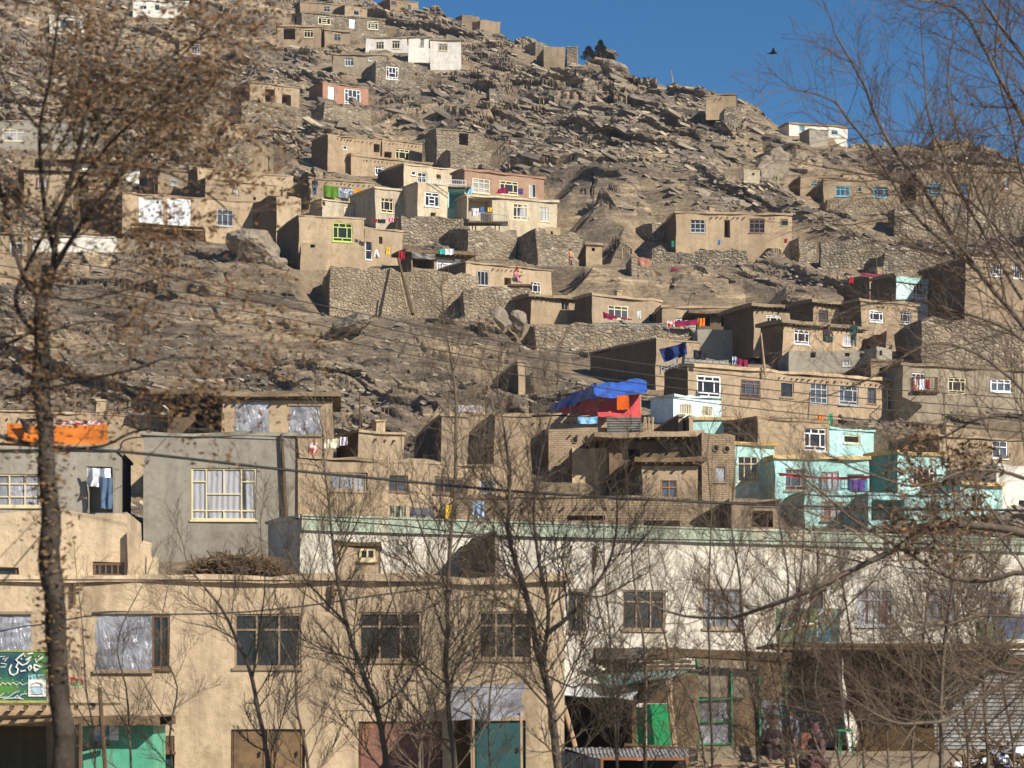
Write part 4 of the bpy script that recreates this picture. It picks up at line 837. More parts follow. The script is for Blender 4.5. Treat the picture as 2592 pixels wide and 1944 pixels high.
def worley(x,y,z,s=0):
    xi,yi,zi=np.floor(x).astype(np.int64),np.floor(y).astype(np.int64),np.floor(z).astype(np.int64)
    f1=np.full(x.shape,9.);f2=np.full(x.shape,9.);cid=np.zeros(x.shape)
    for a in (-1,0,1):
        for b in (-1,0,1):
            for c in (-1,0,1):
                X,Y,Z=xi+a,yi+b,zi+c
                d=(X+_h(X,Y,Z,s)-x)**2+(Y+_h(X,Y,Z,s+1)-y)**2+(Z+_h(X,Y,Z,s+2)-z)**2
                m=d<f1; f2=np.where(m,f1,np.minimum(f2,d)); cid=np.where(m,_h(X,Y,Z,s+3),cid); f1=np.where(m,d,f1)
    return np.sqrt(f1),np.sqrt(f2),cid
def facet(x,y,z,s):
    xi,yi,zi=np.floor(x).astype(np.int64),np.floor(y).astype(np.int64),np.floor(z).astype(np.int64)
    f1=np.full(x.shape,9.); f2=np.full(x.shape,9.); out=np.zeros(x.shape); cid=np.zeros(x.shape)
    for a in (-1,0,1):
        for b in (-1,0,1):
            for c in (-1,0,1):
                X,Y,Z=xi+a,yi+b,zi+c
                ox=x-X-_h(X,Y,Z,s); oy=y-Y-_h(X,Y,Z,s+1); oz=z-Z-_h(X,Y,Z,s+2); d=ox*ox+oy*oy+oz*oz
                h=_h(X,Y,Z,s+3); m=d<f1
                v=(h-.5)+(_h(X,Y,Z,s+4)-.5)*1.6*ox+(_h(X,Y,Z,s+5)-.15)*1.5*oz
                f2=np.where(m,f1,np.minimum(f2,d)); out=np.where(m,v,out); cid=np.where(m,h,cid); f1=np.where(m,d,f1)
    return out,cid,np.sqrt(f2)-np.sqrt(f1)
def sst(a,b,x):
    t=np.clip((x-a)/(b-a),0,1); return t*t*(3-2*t)
RX=[-900,700,900,1040,1100,1190,1290,1400,1540,1565,1600,1680,1800,1865,1905,1975,2120,2300,2450,2530,2600,3500]
RY=[-150,-60,-12,12,22,45,95,128,140,185,205,226,246,262,292,322,352,356,352,385,425,560]
NC=1500; NR=760
cx=np.linspace(-420,3040,NC); ry=np.interp(cx,RX,RY)
t_=np.linspace(0,1,NR)[:,None]; PYg=1620+(ry[None,:]-1620)*t_
D_main=np.interp(PYg.ravel(),_py,_dd).reshape(PYg.shape)
XB=[3,8,16,30,55,90]; extraY=np.stack([D_main[-1]+e for e in XB]); extraZ=np.stack([CZ+(HY-ry)/F*D_main[-1]-e*f for e,f in zip(XB,(.05,.1,.2,.3,.4,.5))])
Yg=np.vstack([D_main,extraY]); Sg=(cx[None,:]-HX)/F*np.ones_like(Yg); Xg=Sg*Yg
Zg=np.vstack([CZ+(HY-PYg)/F*D_main,extraZ])
att=np.ones_like(Yg)
for (X0,Y0,ca,sa,L,w,zb,hh_) in CUTS:
    dx,dy=Xg-X0,Yg-Y0; u=dx*ca+dy*sa; v=-dx*sa+dy*ca
    du=np.maximum(np.maximum(-u,u-L),0); dv=np.maximum(np.maximum(-v,v-w),0); d=np.sqrt(du*du+dv*dv)
    att=np.minimum(att,.06+.94*sst(.3,5.0,d))
# masks
rockm=sst(-.25,.25,fbm(Xg/38,Yg/45,Zg/20,3,5)+np.interp(PYg[:,0] if False else 0,[0],[0])+.18)
topb=np.clip((Zg-30)/30,0,1); rockm=np.clip(rockm*.6+topb*.4+.18,0,1)
# layered ledges dipping to the right
wp=fbm(Xg/14,Yg/14,Zg/9,4,11)*2.6; wp2=fbm(Xg/5,Yg/9,Zg/3,3,23)*.6
def ledges(T,dip,s,ww):
    q=(Zg+dip*Xg-.25*Yg*.35+ww)/T; k=np.floor(q); fr=q-k
    amp=.35+.65*_h(k.astype(np.int64),np.floor(Xg/17+wp*.3).astype(np.int64)*0+3,k.astype(np.int64)*0,s)
    m=sst(-.2,.35,vnoise(Xg/9,Yg/12,k*3.1,s+7))
    return sst(0,.14,fr)*(1-fr)**.8*amp*m
d1=ledges(4.2,.42,3,wp+wp2); d2=ledges(1.7,.36,9,wp*.8+wp2); d3=ledges(.8,.45,29,wp*.6+wp2)
U=Xg*.93-Zg*.36+wp*.8; W=Zg*.93+Xg*.36+wp2*.6
fa,cid,ga=facet(U/12,Yg/14+wp*.1,W/2.8,41); fb,cid2,gb=facet(U/5+.5*fa,Yg/7,W/1.0,57); fc_,cid3,gc=facet(U/2.2+fb,Yg/3.2,W/.45,71); slab=sst(-.15,.2,fbm(Xg/24,Yg/26,Zg/14,2,131)); sm_=.45+.55*slab
for bx,by,rx_,ry_ in ((850,800,17,26),(640,820,10,16),(1560,500,13,20)):
    D0_=prof(by); X0_=(bx-HX)/F*D0_; sm_=sm_*(1-.6*np.exp(-((Xg-X0_)/rx_)**2-((Yg-D0_)/ry_)**2))
blk2=(cid2-.4)*sst(.02,.2,gb)
fine=fbm(Xg/1.1,Yg/1.3,Zg/.9,3,77); med=fbm(Xg/7,Yg/8,Zg/5,4,88)
led=rockm*(d1*3.0+sm_*(d2*1.8+d3*1.25)-.35*sm_*(1-sst(0,.07,gb))-.4*(1-sst(0,.05,ga)))
disp=rockm*(fa*1.25+sm_*(fb*.72+fc_*.42))+(.15+.2*rockm*sm_)*fine*.3+med*.9
soil=(1-rockm)*(.5*fb+.4*fc_+.25*sst(.3,.8,fbm(Xg/1.3,Yg/1.5,Zg,2,99))+.3*blk2)
disp=disp+soil
for bx,by,rx_,rz_,hb in ((880,800,15,8,3.2),(1010,850,10,5,1.8),(700,770,9,5,1.6),(1600,520,13,8,4.5),(1480,470,8,5,2.5),(1940,440,8,7,3.5),(1340,980,9,4,1.8),(1450,330,14,5,2.5),(1750,300,12,5,2.5),(1100,330,12,5,2)):
    D0_=prof(by); X0_=(bx-HX)/F*D0_; disp=disp+hb*.55*np.exp(-((Xg-X0_)/rx_)**2-((Yg-D0_)/(rz_*2.2))**2)
disp=disp*att; ridgefade=np.ones_like(Yg); ridgefade[-6:]=.35
disp*=ridgefade*np.clip((Yg-66)/14,0,1); led*=att*ridgefade
Xn=Xg+fbm(Xg/3,Yg/3,Zg/3,2,5)*.15*att; Yn=Yg-disp*.62-led*1.0; Zn=Zg+disp*.55+led*.12
for (X0,Y0,ca,sa,L,w,zb,hh_) in CUTS:
    dx,dy=Xn-X0,Yn-Y0; u=dx*ca+dy*sa; v=-dx*sa+dy*ca
    du=np.maximum(np.maximum(-u-.5,u-L-.5),0)
    lim=zb-.12+np.clip((v-.5)/max(.5,w-.5),0,1)*max(.2,hh_-.35)+du*1.1+np.maximum(v-w,0)*1.15
    m=(du<5)&(v>-1.3)&(v<w+7); Zn=np.where(m,np.minimum(Zn,lim),Zn)
    # ground in front drops below the foot of the wall
    Yf=Y0+np.clip(u,0,L)*sa; s=Xn/Yn; s0=X0/Y0; s1_=(X0+L*ca)/(Y0+L*sa); ds=np.maximum(np.maximum(s0-s,s-s1_),0)*Yn
    m=(ds<6)&(Yn<Yf-.2)&(Yn>Yf-38); lim=CZ+(zb-.05-CZ)/Yf*Yn-.05+ds*ds*.25; Zn=np.where(m,np.minimum(Zn,lim),Zn)
nr,nc=Yn.shape; co=np.stack([Xn,Yn,Zn],-1).reshape(-1,3).astype(np.float32)
idx=np.arange(nr*nc).reshape(nr,nc); fc=np.stack([idx[:-1,:-1],idx[:-1,1:],idx[1:,1:],idx[1:,:-1]],-1).reshape(-1,4)
me=bpy.data.meshes.new('hillside'); me.vertices.add(len(co)); me.vertices.foreach_set('co',co.ravel())
me.loops.add(fc.size); me.loops.foreach_set('vertex_index',fc.ravel().astype(np.int32)); me.polygons.add(len(fc))
me.polygons.foreach_set('loop_start',np.arange(0,fc.size,4,dtype=np.int32)); me.update(calc_edges=True); me.polygons.foreach_set('use_smooth',np.zeros(len(fc),bool))
at=me.attributes.new('rockiness','FLOAT','POINT'); at.data.foreach_set('value',(rockm*np.clip(att+.15,0,1)).ravel().astype(np.float32))
at=me.attributes.new('block','FLOAT','POINT'); at.data.foreach_set('value',(.45*cid+.35*cid2+.2*cid3).ravel().astype(np.float32))
hill=bpy.data.objects.new('hillside',me); col.objects.link(hill); tag(hill,'steep rocky brown hillside covered in ledges and scree','hill',kind='structure')
def terrain_mat():
    m,nt,b=newmat('rock_and_scree'); v=coords(nt,True)
    def attr(n):
        a=nt.nodes.new('ShaderNodeAttribute'); a.attribute_name=n; return a.outputs['Fac']
    big=noise(nt,v,.07,6,.6); mid=noise(nt,v,.45,8,.7,.4); fin=noise(nt,v,2.6,8,.75)
    mp=nt.nodes.new('ShaderNodeMapping'); mp.inputs['Rotation'].default_value=(0,R(21),0); mp.inputs['Scale'].default_value=(.18,.3,1.5); nt.links.new(v,mp.inputs['Vector'])
    strk=noise(nt,mp.outputs[0],.9,8,.7,.6)
    strk2=noise(nt,mp.outputs[0],3.4,8,.75,.8)
    soil=ramp(nt,mid,[(.3,(.22,.175,.12)),(.5,(.31,.245,.168)),(.7,(.39,.31,.215))])
    rock=ramp(nt,strk,[(.28,(.12,.103,.086)),(.42,(.215,.18,.142)),(.54,(.31,.255,.19)),(.63,(.42,.345,.245)),(.72,(.56,.47,.35))])
    rock=mix(nt,.9,rock,ramp(nt,attr('block'),[(.2,(.55,.56,.6)),(.5,G3(.95)),(.8,(1.4,1.35,1.25))]),'MULTIPLY')
    varn=ramp(nt,noise(nt,mp.outputs[0],.28,6,.62,.3),[(.5,G3(0)),(.6,G3(1))])
    rock=mix(nt,mix(nt,1,varn,G3(.62),'MULTIPLY'),rock,(.125,.105,.095))
    rock=mix(nt,.9,rock,ramp(nt,strk2,[(.34,(.5,.5,.52)),(.5,G3(1)),(.64,(1.5,1.42,1.3))]),'MULTIPLY')
    cc=mix(nt,ramp(nt,attr('rockiness'),[(.2,G3(0)),(.6,G3(.92))]),soil,rock)
    cc=mix(nt,.85,cc,ramp(nt,fin,[(.3,G3(.5)),(.5,G3(1)),(.68,G3(1.4))]),'MULTIPLY')
    cc=mix(nt,.8,cc,ramp(nt,big,[(.3,G3(.75)),(.7,G3(1.15))]),'MULTIPLY')
    sn=ramp(nt,noise(nt,mp.outputs[0],1.3,5,.6),[(.735,G3(0)),(.75,G3(1))]); cc=mix(nt,sn,cc,(.8,.8,.82))
    cc=mix(nt,1,cc,(1.56,1.49,1.39),'MULTIPLY')
    nt.links.new(cc,b.inputs['Base Color']); b.inputs['Roughness'].default_value=.95; b.inputs['Specular IOR Level'].default_value=.12
    vo=nt.nodes.new('ShaderNodeTexVoronoi'); vo.feature='DISTANCE_TO_EDGE'; vo.inputs['Scale'].default_value=1.3; nt.links.new(mix(nt,.3,v,fin,'ADD'),vo.inputs['Vector'])
    n0=bump(nt,b,strk2,1,.4); n1=bump(nt,b,strk,1,.9,n0); n2=bump(nt,b,fin,1,.3,n1); pass; return m
M['rock']=terrain_mat(); me.materials.append(M['rock'])
def boulder_mat():
    m,nt,b=newmat('boulder_rock'); v=coords(nt,True)
    cc=ramp(nt,noise(nt,v,.9,8,.7,.5),[(.3,(.15,.125,.10)),(.5,(.27,.225,.17)),(.7,(.36,.30,.22))]); f=noise(nt,v,3,8,.7)
    cc=mix(nt,.7,cc,ramp(nt,f,[(.3,G3(.7)),(.7,G3(1.15))]),'MULTIPLY'); nt.links.new(cc,b.inputs['Base Color']); b.inputs['Roughness'].default_value=.95; b.inputs['Specular IOR Level'].default_value=.12
    bump(nt,b,f,.8,.15); return m
M['boulder']=boulder_mat()
for l,x,y,D,rx,ry_,rz,s in [('huge pale grey boulder overhanging the slope beside the tan cliff house',642,628,213,2.6,2.2,1.35,3),('smaller boulder wedged at the right of the huge overhanging boulder',700,668,207,1.2,1,.75,5),
  ('overhanging slab of rock in the middle of the bare slope',890,822,178,1.7,1.3,.7,8),('rounded boulder under the long low tan house wall',1262,812,186,.95,.9,.95,12),('round boulder at the foot of the brown mud house',1312,818,187,.8,.8,1.0,14),
  ('pale boulder above the stone pen rocks',1515,462,245,2.2,1.5,1.5,17),('dark boulder heap piece beside the blue windowed house flank',2030,552,233,1.2,1,.8,20),('flat grey boulder left of the blue windowed house',1918,505,240,1.6,1.4,.8,22),
  ('standing dark rock by the twig covered ruin on the bare slope',712,905,168,.6,.7,.7,25),
  ('craggy dark rock on the ridge line right of the conifers',1560,184,300,2.2,1.5,1.1,31),('pointed pale crag slab next to the slim tower hut',1935,455,249,1.8,1.2,2.3,34),('second pointed crag slab beside the slim tower hut',1965,425,252,1.6,1.2,2.0,36)]:
    boulder(l,x,y,D,rx,ry_,rz,s,M['boulder'],rot=.25)
# loose angular rubble over the whole slope
sm2=np.zeros_like(Yg)
for bx,by,rx_,ry_ in ((850,800,22,34),(560,800,16,24),(1250,900,14,16),(1500,540,9,14),(1700,690,14,12)):
    D0_=prof(by); X0_=(bx-HX)/F*D0_; sm2=np.maximum(sm2,np.exp(-((Xg-X0_)/rx_)**4-((Yg-D0_)/ry_)**4))
ok=np.argwhere((att[:NR-4]>.55)&(Yn[:NR-4]>95)&(Sg[:NR-4]>-.2)&(Sg[:NR-4]<.2)); NS=26000
pk=ok[RNG.integers(0,len(ok),NS*2)]; wgt=(.25+.75*rockm[pk[:,0],pk[:,1]])*(.35+.65*sst(-.3,.3,fbm(Xg/16,Yg/22,Zg/9,2,171))[pk[:,0],pk[:,1]]); wgt=wgt*.7*(1-.85*sm2[pk[:,0],pk[:,1]]); pk=pk[RNG.random(len(pk))<wgt]
ctr=np.stack([Xn[pk[:,0],pk[:,1]],Yn[pk[:,0],pk[:,1]],Zn[pk[:,0],pk[:,1]]],-1); n_=len(ctr)
sz=np.clip(.11*np.exp(RNG.normal(0,.6,n_)),.05,.45); sz=np.minimum(sz,.08+.5*att[pk[:,0],pk[:,1]]**3); hz_=np.clip((ctr[:,1]-205)/60,0,1); sz=np.minimum(sz*(.55+.45*hz_),.14+.26*hz_); cube=np.array([[-1,-1,-1],[1,-1,-1],[1,1,-1],[-1,1,-1],[-1,-1,1],[1,-1,1],[1,1,1],[-1,1,1]],float)
ext=np.stack([sz*RNG.uniform(1.2,3.6,n_),sz*RNG.uniform(.8,1.8,n_),sz*RNG.uniform(.3,.75,n_)],-1)
vv=cube[None]*(1+RNG.uniform(-.38,.30,(n_,8,3)))*ext[:,None,:]; th=RNG.normal(.34,.18,n_); ph=RNG.uniform(-.5,.5,n_)
x_,y_,z_=vv[...,0],vv[...,1],vv[...,2]; x2=x_*np.cos(ph)[:,None]-y_*np.sin(ph)[:,None]; y2=x_*np.sin(ph)[:,None]+y_*np.cos(ph)[:,None]
x3=x2*np.cos(th)[:,None]+z_*np.sin(th)[:,None]; z3=-x2*np.sin(th)[:,None]+z_*np.cos(th)[:,None]
vv=np.stack([x3,y2,z3],-1)+ctr[:,None,:]+np.array([0,0,1])*(ext[:,2]*.0)[:,None,None]
fq=np.array([[0,3,2,1],[4,5,6,7],[0,1,5,4],[1,2,6,5],[2,3,7,6],[3,0,4,7]]); FFq=(fq[None]+(np.arange(n_)*8)[:,None,None]).reshape(-1,4)
me2=bpy.data.meshes.new('scree'); me2.vertices.add(n_*8); me2.vertices.foreach_set('co',vv.astype(np.float32).ravel()); me2.loops.add(FFq.size); me2.loops.foreach_set('vertex_index',FFq.astype(np.int32).ravel()); me2.polygons.add(len(FFq)); me2.polygons.foreach_set('loop_start',np.arange(0,FFq.size,4,dtype=np.int32)); me2.update(calc_edges=True); me2.polygons.foreach_set('use_smooth',np.zeros(len(FFq),bool))
o=bpy.data.objects.new('scree',me2); col.objects.link(o); tag(o,'loose angular rubble and scree strewn over the hillside','scree',kind='stuff')
m,nt,b=newmat('scree_rock'); ge=nt.nodes.new('ShaderNodeNewGeometry'); cc=ramp(nt,ge.outputs['Random Per Island'],[(0,(.17,.145,.12)),(.35,(.25,.21,.165)),(.7,(.34,.285,.215)),(1,(.46,.385,.285))]); cc=mix(nt,.6,cc,ramp(nt,noise(nt,ge.outputs['Position'],3,6,.7),[(.3,G3(.7)),(.7,G3(1.2))]),'MULTIPLY'); nt.links.new(cc,b.inputs['Base Color']); b.inputs['Roughness'].default_value=.95; b.inputs['Specular IOR Level'].default_value=.1; me2.materials.append(m)
# ground
gm,nt,b=newmat('street_earth'); v=coords(nt,True); cc=ramp(nt,noise(nt,v,.8,8,.7),[(.3,(.20,.15,.10)),(.7,(.36,.27,.17))]); nt.links.new(cc,b.inputs['Base Color']); b.inputs['Roughness'].default_value=.95; bump(nt,b,noise(nt,v,3,8,.7),.6,.08)
g=[(-1500,-600,0),(1500,-600,0),(1500,1800,0),(-1500,1800,0)]; o=mobj('ground',g,[(0,1,2,3)],gm); tag(o,'bare packed earth along the street','ground',kind='structure')
# raised earth verge in front of the right hand stalls
mb=[];n=40
V=[];FF=[]
for j in range(14):
    for i in range(n+1):
        X=4+i*.45; Y=65.5+j*1.1; z=.02+.5*min(1,max(0,(Y-66)/5))*min(1,max(0,(X-3.9)/1.5))+.06*mn.noise(Vector((X*1.3,Y*1.3,0))) if j else -.05
        V.append((X,Y,z))
for j in range(13):
    for i in range(n): k=j*(n+1)+i; FF.append((k,k+1,k+n+2,k+n+1))
o=mobj('pavement',V,FF,gm,smooth=True); tag(o,'raised earth verge in front of the market stalls','verge',kind='structure')
# ---------------------------------------------------------------- market stalls
def tubes(name,segs,r,mat,parent,n=6):
    mb=MB(); c=parent.location
    if len(segs)>1 and name in ('leg','pole','corner_post','roof_beam','front_beam','roof_pole','leaning_post'):
        for s_ in segs: o=tubes(name,[s_],r,mat,parent,n)
        return o
    for a,b in segs: mb.tube([P(*a)-c,P(*b)-c],r,n)
    return mb.build(name,M[mat],parent)
def boxpx(name,x0,y0,x1,y1,D,dp,mat,parent=None,label=None,cat=None,group=None):
    a=P(x0,y1,D); b=P(x1,y0,D); mb=MB(); mb.box(0,0,0,b.x-a.x,dp,b.z-a.z)
    o=mb.build(name,M[mat] if isinstance(mat,str) else mat,parent); o.location=a-(parent.location if parent else Vector())
    if label: tag(o,label,cat,group)
    return o
def wavyplate(name,pts,mat,parent,period=.12,amp=.025,nu=60,nv=6,ax=0):
    c=parent.location; q=[P(*p)-c for p in pts]; V=[]; L=(q[1]-q[0]).length; nn=(q[1]-q[0]).cross(q[3]-q[0]).normalized()
    nu=max(10,int(L/period*4)) if ax==0 else 12
    H_=(q[3]-q[0]).length; nv=6 if ax==0 else max(10,int(H_/period*4))
    for j in range(nv+1):
        for i in range(nu+1):
            s,t=i/nu,j/nv; p=q[0].lerp(q[1],s).lerp(q[3].lerp(q[2],s),t)
            w=math.sin((s*L if ax==0 else t*H_)/period*6.283)*amp+.04*mn.noise(p*1.1); V.append(p+nn*w)
    n1=len(V); V+=[v+nn*.008 for v in V]; FF=[]
    for j in range(nv):
        for i in range(nu): k=j*(nu+1)+i; FF.append((k,k+1,k+nu+2,k+nu+1)); FF.append((n1+k+nu+1,n1+k+nu+2,n1+k+1,n1+k))
    return mobj(name,V,FF,M[mat],parent,smooth=True)
# left: signboard
sgm,nt,b=newmat('green_signboard'); v=coords(nt); cc=ramp(nt,noise(nt,v,1.6,3,.5),[(.4,(.02,.06,.09)),(.5,(.03,.13,.10)),(.62,(.10,.24,.05))]); nt.links.new(cc,b.inputs['Base Color']); b.inputs['Roughness'].default_value=.35
M['sign']=sgm; DS=62.6
t=empty('shop_sign',P(60,1778,DS)); tag(t,'green shop signboard with white Persian lettering above the dark shop at the left edge','sign')
boxpx('board',-120,1648,118,1776,DS,.06,'sign',t); boxpx('edge_trim',-121,1773,119,1779,DS-.02,.1,paint('yellow_green_trim',(.40,.45,.10)),t); boxpx('edge_trim',-121,1646,119,1650,DS-.02,.1,paint('olive_trim',(.32,.34,.08)),t)
def Z(x,y,D=DS-.02): return P(x*.1085,1630+y*.1085,D)
def strokes(name,lst,r,mat,parent,Zf=Z,flat=.3):
    mb=MB(); c=parent.location
    for l in lst:
        pts=[Zf(*p)-c for p in l]
        if len(pts)==1: pts=[pts[0]-Vector((r*.6,0,0)),pts[0]+Vector((r*.6,0,0))]
        k=len(mb.v); mb.tube(pts,r,6)
    return mb.build(name,M[mat],parent)
M['letw']=paint('white_lettering',(.85,.85,.80),.4,.05); M['letc']=paint('cyan_lettering',(.35,.75,.78),.4,.05)
strokes('main_lettering',[[(560,215),(450,300),(370,370),(430,430),(370,540),(420,580),(400,680),(310,730),(235,690),(215,600),(265,480)],[(430,430),(520,500),(620,460),(700,360),(600,380),(750,290)],[(500,350)],[(580,280)],[(640,235),(770,215)],
  [(700,500),(650,560),(680,620),(735,560),(700,490)],[(480,640),(600,620)],[(1000,300),(840,430),(820,350)],[(960,235),(890,300)],[(800,480),(960,540),(860,600),(790,560),(800,480)],[(790,600),(840,640)]],.019,'letw',t)
strokes('small_lettering',[[(0,300),(120,290),(60,360),(200,310),(110,400)],[(20,450),(160,470),(110,540),(10,540)],[(0,970),(60,900),(120,950),(180,900),(240,960),(300,900),(380,960),(460,900),(520,960),(640,910)],[(290,840)],[(400,880)],[(520,840)],[(20,800)],[(400,1010)],
  [(0,1220),(90,1150)],[(0,1250),(200,1240),(320,1150),(440,1100)],[(60,1290),(200,1270),(400,1260),(560,1290)],[(470,1200),(560,1160),(630,1170)],[(190,1130)],[(580,1120)],[(330,1260),(400,1200),(480,1260)]],.010,'letw',t)
boxpx('poster_panel',71.5,1720,116,1763,DS-.03,.02,'letw',t)
strokes('poster_lettering',[[(720,1000),(1000,1000)],[(720,1170),(1000,1170)],[(730,950),(860,900),(990,950)]],.007,'wire',t,lambda x,y:Z(x,y,DS-.04))
boxpx('poster_picture',79,1739,108,1753,DS-.04,.02,paint('poster_blue',(.45,.62,.75)),t)
def textobj(name,body,px,py,D,size,mat,parent):
    cu=bpy.data.curves.new(name,'FONT'); cu.body=body; cu.size=size; cu.extrude=.006; cu.offset=.004
    o=bpy.data.objects.new(name+'_src',cu); col.objects.link(o); bpy.context.view_layer.update()
    dg=bpy.context.evaluated_depsgraph_get(); me=bpy.data.meshes.new_from_object(o.evaluated_get(dg)); bpy.data.objects.remove(o)
    q=bpy.data.objects.new(name,me); col.objects.link(q); me.materials.clear(); me.materials.append(M[mat]); q.parent=parent; q.location=P(px,py,D)-parent.location; q.rotation_euler=(math.pi/2,0,0); return q
textobj('latin_lettering','FELEZ',71,1719,DS-.03,.155,'letc',t)
# dark shop under the sign
t=empty('shop_canopy',P(60,1800,63)); tag(t,'log and plank canopy roof under the green signboard','canopy')
mb=MB()
for i in range(9): x=-100+i*42+random.uniform(-6,6); mb.tube([P(x,1793,61.8)-t.location,P(x+3,1786,64.9)-t.location],.055,6)
mb.build('beam',M['wood'],t); boxpx('roof_boards',-120,1779,262,1786,62.1,2.7,'brush',t)
tubes('front_beam',[((-120,1808,62.2),(122,1806,62.2)),((-120,1840,62.3),(150,1818,62.3))],.07,'woodl',t)
t=empty('green_kiosk',P(200,1944,62.5)); tag(t,'sea green metal kiosk with two torn posters and a sagging dark roof','kiosk')
boxpx('wall',198,1836,388,1968,62.5,2.2,'sgreen',t)
def blob(x0,y0,x1,y1,D,dp,mat,parent,name):
    a=P(x0,y1,D);b=P(x1,y0,D);mb=MB();n=18
    V=[]
    for j in range(2):
        for i in range(n+1): V.append((0+(b.x-a.x)*i/n,dp*j,0+.05*mn.noise(Vector((i*.6,j,0)))))
    for j in range(2):
        for i in range(n+1): V.append(((b.x-a.x)*i/n,dp*j,(b.z-a.z)+.07*mn.noise(Vector((i*.5,j+7,0)))))
    m_=n+1; FF=[]
    for i in range(n): FF+=[(i,i+1,2*m_+i+1,2*m_+i),(i,m_+i,m_+i+1,i+1),(2*m_+i,2*m_+i+1,3*m_+i+1,3*m_+i),(m_+i,3*m_+i,3*m_+i+1,m_+i+1)]
    o=mobj(name,V,FF,M[mat],parent); o.location=a-parent.location; return o
blob(182,1814,405,1836,61.9,2.9,'brush',t,'roof'); tubes('corner_post',[((203,1968,61.9),(203,1832,61.9)),((268,1968,61.9),(252,1740,61.9))],.05,'wood',t)
for i,(x0,y0,x1,y1,c1,c2) in enumerate([(234,1838,274,1876,(.10,.35,.62),(.75,.70,.72)),(276,1836,300,1874,(.80,.78,.80),(.70,.75,.85))]):
    boxpx('poster',x0,y0,x1,y1,62.45,.02,cm('torn_poster',c1,c2,3.5),t)
tubes('dark_plank',[((196,1898,62.2),(278,1878,62.2))],.07,'wire',t)
lc('N','small red and green flag sticking out beside the green signboard',[(562,930),(665,950),(668,1000),(562,1003)],cm('flag_cloth',(.45,.03,.05),(.10,.42,.20),.9),D=63.2,cat='flag',name='small_flag',group=None,wave=.03)
# wall bracket brackets
for i,(x,y,lab) in enumerate([(188,1480,'rusty iron bracket on the tan facade above the left foil window'),(842,1482,'rusty iron bracket on the tan facade behind the second trunk'),(1508,1385,'iron bracket high on the stained white facade')]):
    D=depth_at(x,y)-.1; t=empty('wall_bracket',P(x,y,D)); tag(t,lab,'bracket','iron brackets on the facades'); tubes('upright',[((x,y-4,D),(x-1,y+50,D))],.05,'wood',t); tubes('arm',[((x-8,y+12,D),(x+20,y+12,D))],.03,'wood',t)
# centre: plastic sheet shelter
t=empty('plastic_awning',P(1150,1790,64)); tag(t,'crumpled grey plastic sheet awning over the teal door','awning')
crumple('sheet',(1138,1738,64.9),(1325,1730,65.2),(1322,1818,63.4),(1142,1822,63.2),'foil',t,.1); tubes('pole',[((1198,1968,63.3),(1197,1748,63.3)),((1320,1968,63.4),(1318,1800,63.4))],.035,'woodl',t)
# central stall
DC=67.0
t=empty('market_stall',P(1560,1900,DC)); tag(t,'dark market stall with white tin and faded turquoise awnings and a bright green door','stall')
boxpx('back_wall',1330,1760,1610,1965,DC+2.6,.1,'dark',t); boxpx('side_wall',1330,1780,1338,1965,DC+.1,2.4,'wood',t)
boxpx('dark_unlit_face',1600,1715,1612,1965,DC+.1,2.4,'wood',t)
wavyplate('turquoise_awning',[(1462,1690,DC+1.4),(1640,1680,DC+2.4),(1758,1692,DC+1.4),(1645,1735,DC-.3)] if False else [(1462,1697,DC+1.6),(1757,1690,DC+1.8),(1690,1716,DC-.3),(1545,1738,DC-.9)],'cteal',t,.16,.03)
crumple('white_awning',(1400,1736,DC+1),(1626,1726,DC+.9),(1600,1771,DC-1),(1392,1757,DC-.8),'tin',t,.05)
boxpx('green_door',1638,1782,1698,1890,DC+.2,.06,'dgreen',t); boxpx('green_door',1606,1790,1634,1890,DC+.35,.06,'dgreen',t)
boxpx('lintel',1600,1716,1700,1780,DC+.6,.08,'wood',t); boxpx('side_panel',1702,1705,1768,1890,DC+.9,.08,'brush',t)
tubes('leaning_post',[((1425,1775,DC-.6),(1456,1890,DC-.6))],.06,'woodl',t); tubes('birch_post',[((1689,1719,DC-.3),(1708,1892,DC-.3))],.075,'woodl',t)
blob(1508,1640,1720,1668,DC+1.2,2.2,'brush',t,'plank_stack'); wavyplate('old_roof_sheet',[(1505,1650,DC+1),(1640,1640,DC+1),(1640,1664,DC+.6),(1508,1668,DC+.6)],'gtin',t,.1,.02,ax=1)
for k in range(5): tubes('roof_pole',[((1490+k*12,1672+k*5,DC+.9),(1720+k*14,1650+k*12,DC+1.3))],.04,'wood',t)
# foreground corrugated table box
D5=60
t=empty('corrugated_stand',P(1600,1944,D5)); tag(t,'rusty orange framed market box with corrugated sides and roof, bottom centre','market box')
wavyplate('corrugated_side',[(1420,1899,D5+2.2),(1523,1922,D5),(1523,1990,D5),(1420,1975,D5+2.2)],'cgrey',t,.14,.03)
wavyplate('roof_sheet',[(1418,1891,D5+2.3),(1742,1894,D5+2.6),(1744,1922,D5-.05),(1522,1922,D5-.05)],'cgrey',t,.2,.015)
boxpx('frame',1521,1917,1744,1924,D5-.08,.08,'rust',t); boxpx('frame',1521,1924.5,1527,2000,D5-.08,.08,'rust',t); boxpx('frame',1738,1924.5,1744,2000,D5-.08,.08,'rust',t); boxpx('frame',1631,1924.5,1634,2000,D5-.06,.06,'gyf',t)
boxpx('dark_unlit_face',1528,1925,1737,2000,D5+1.8,.05,'dark',t)
o=empty('plank',P(1600,1892,DC-1.2)); tag(o,'long dark plank lying behind the rusty market box','plank'); tubes('board',[((1580,1886,DC-1.5),(1812,1899,DC-1.5))],.045,'wood',o)
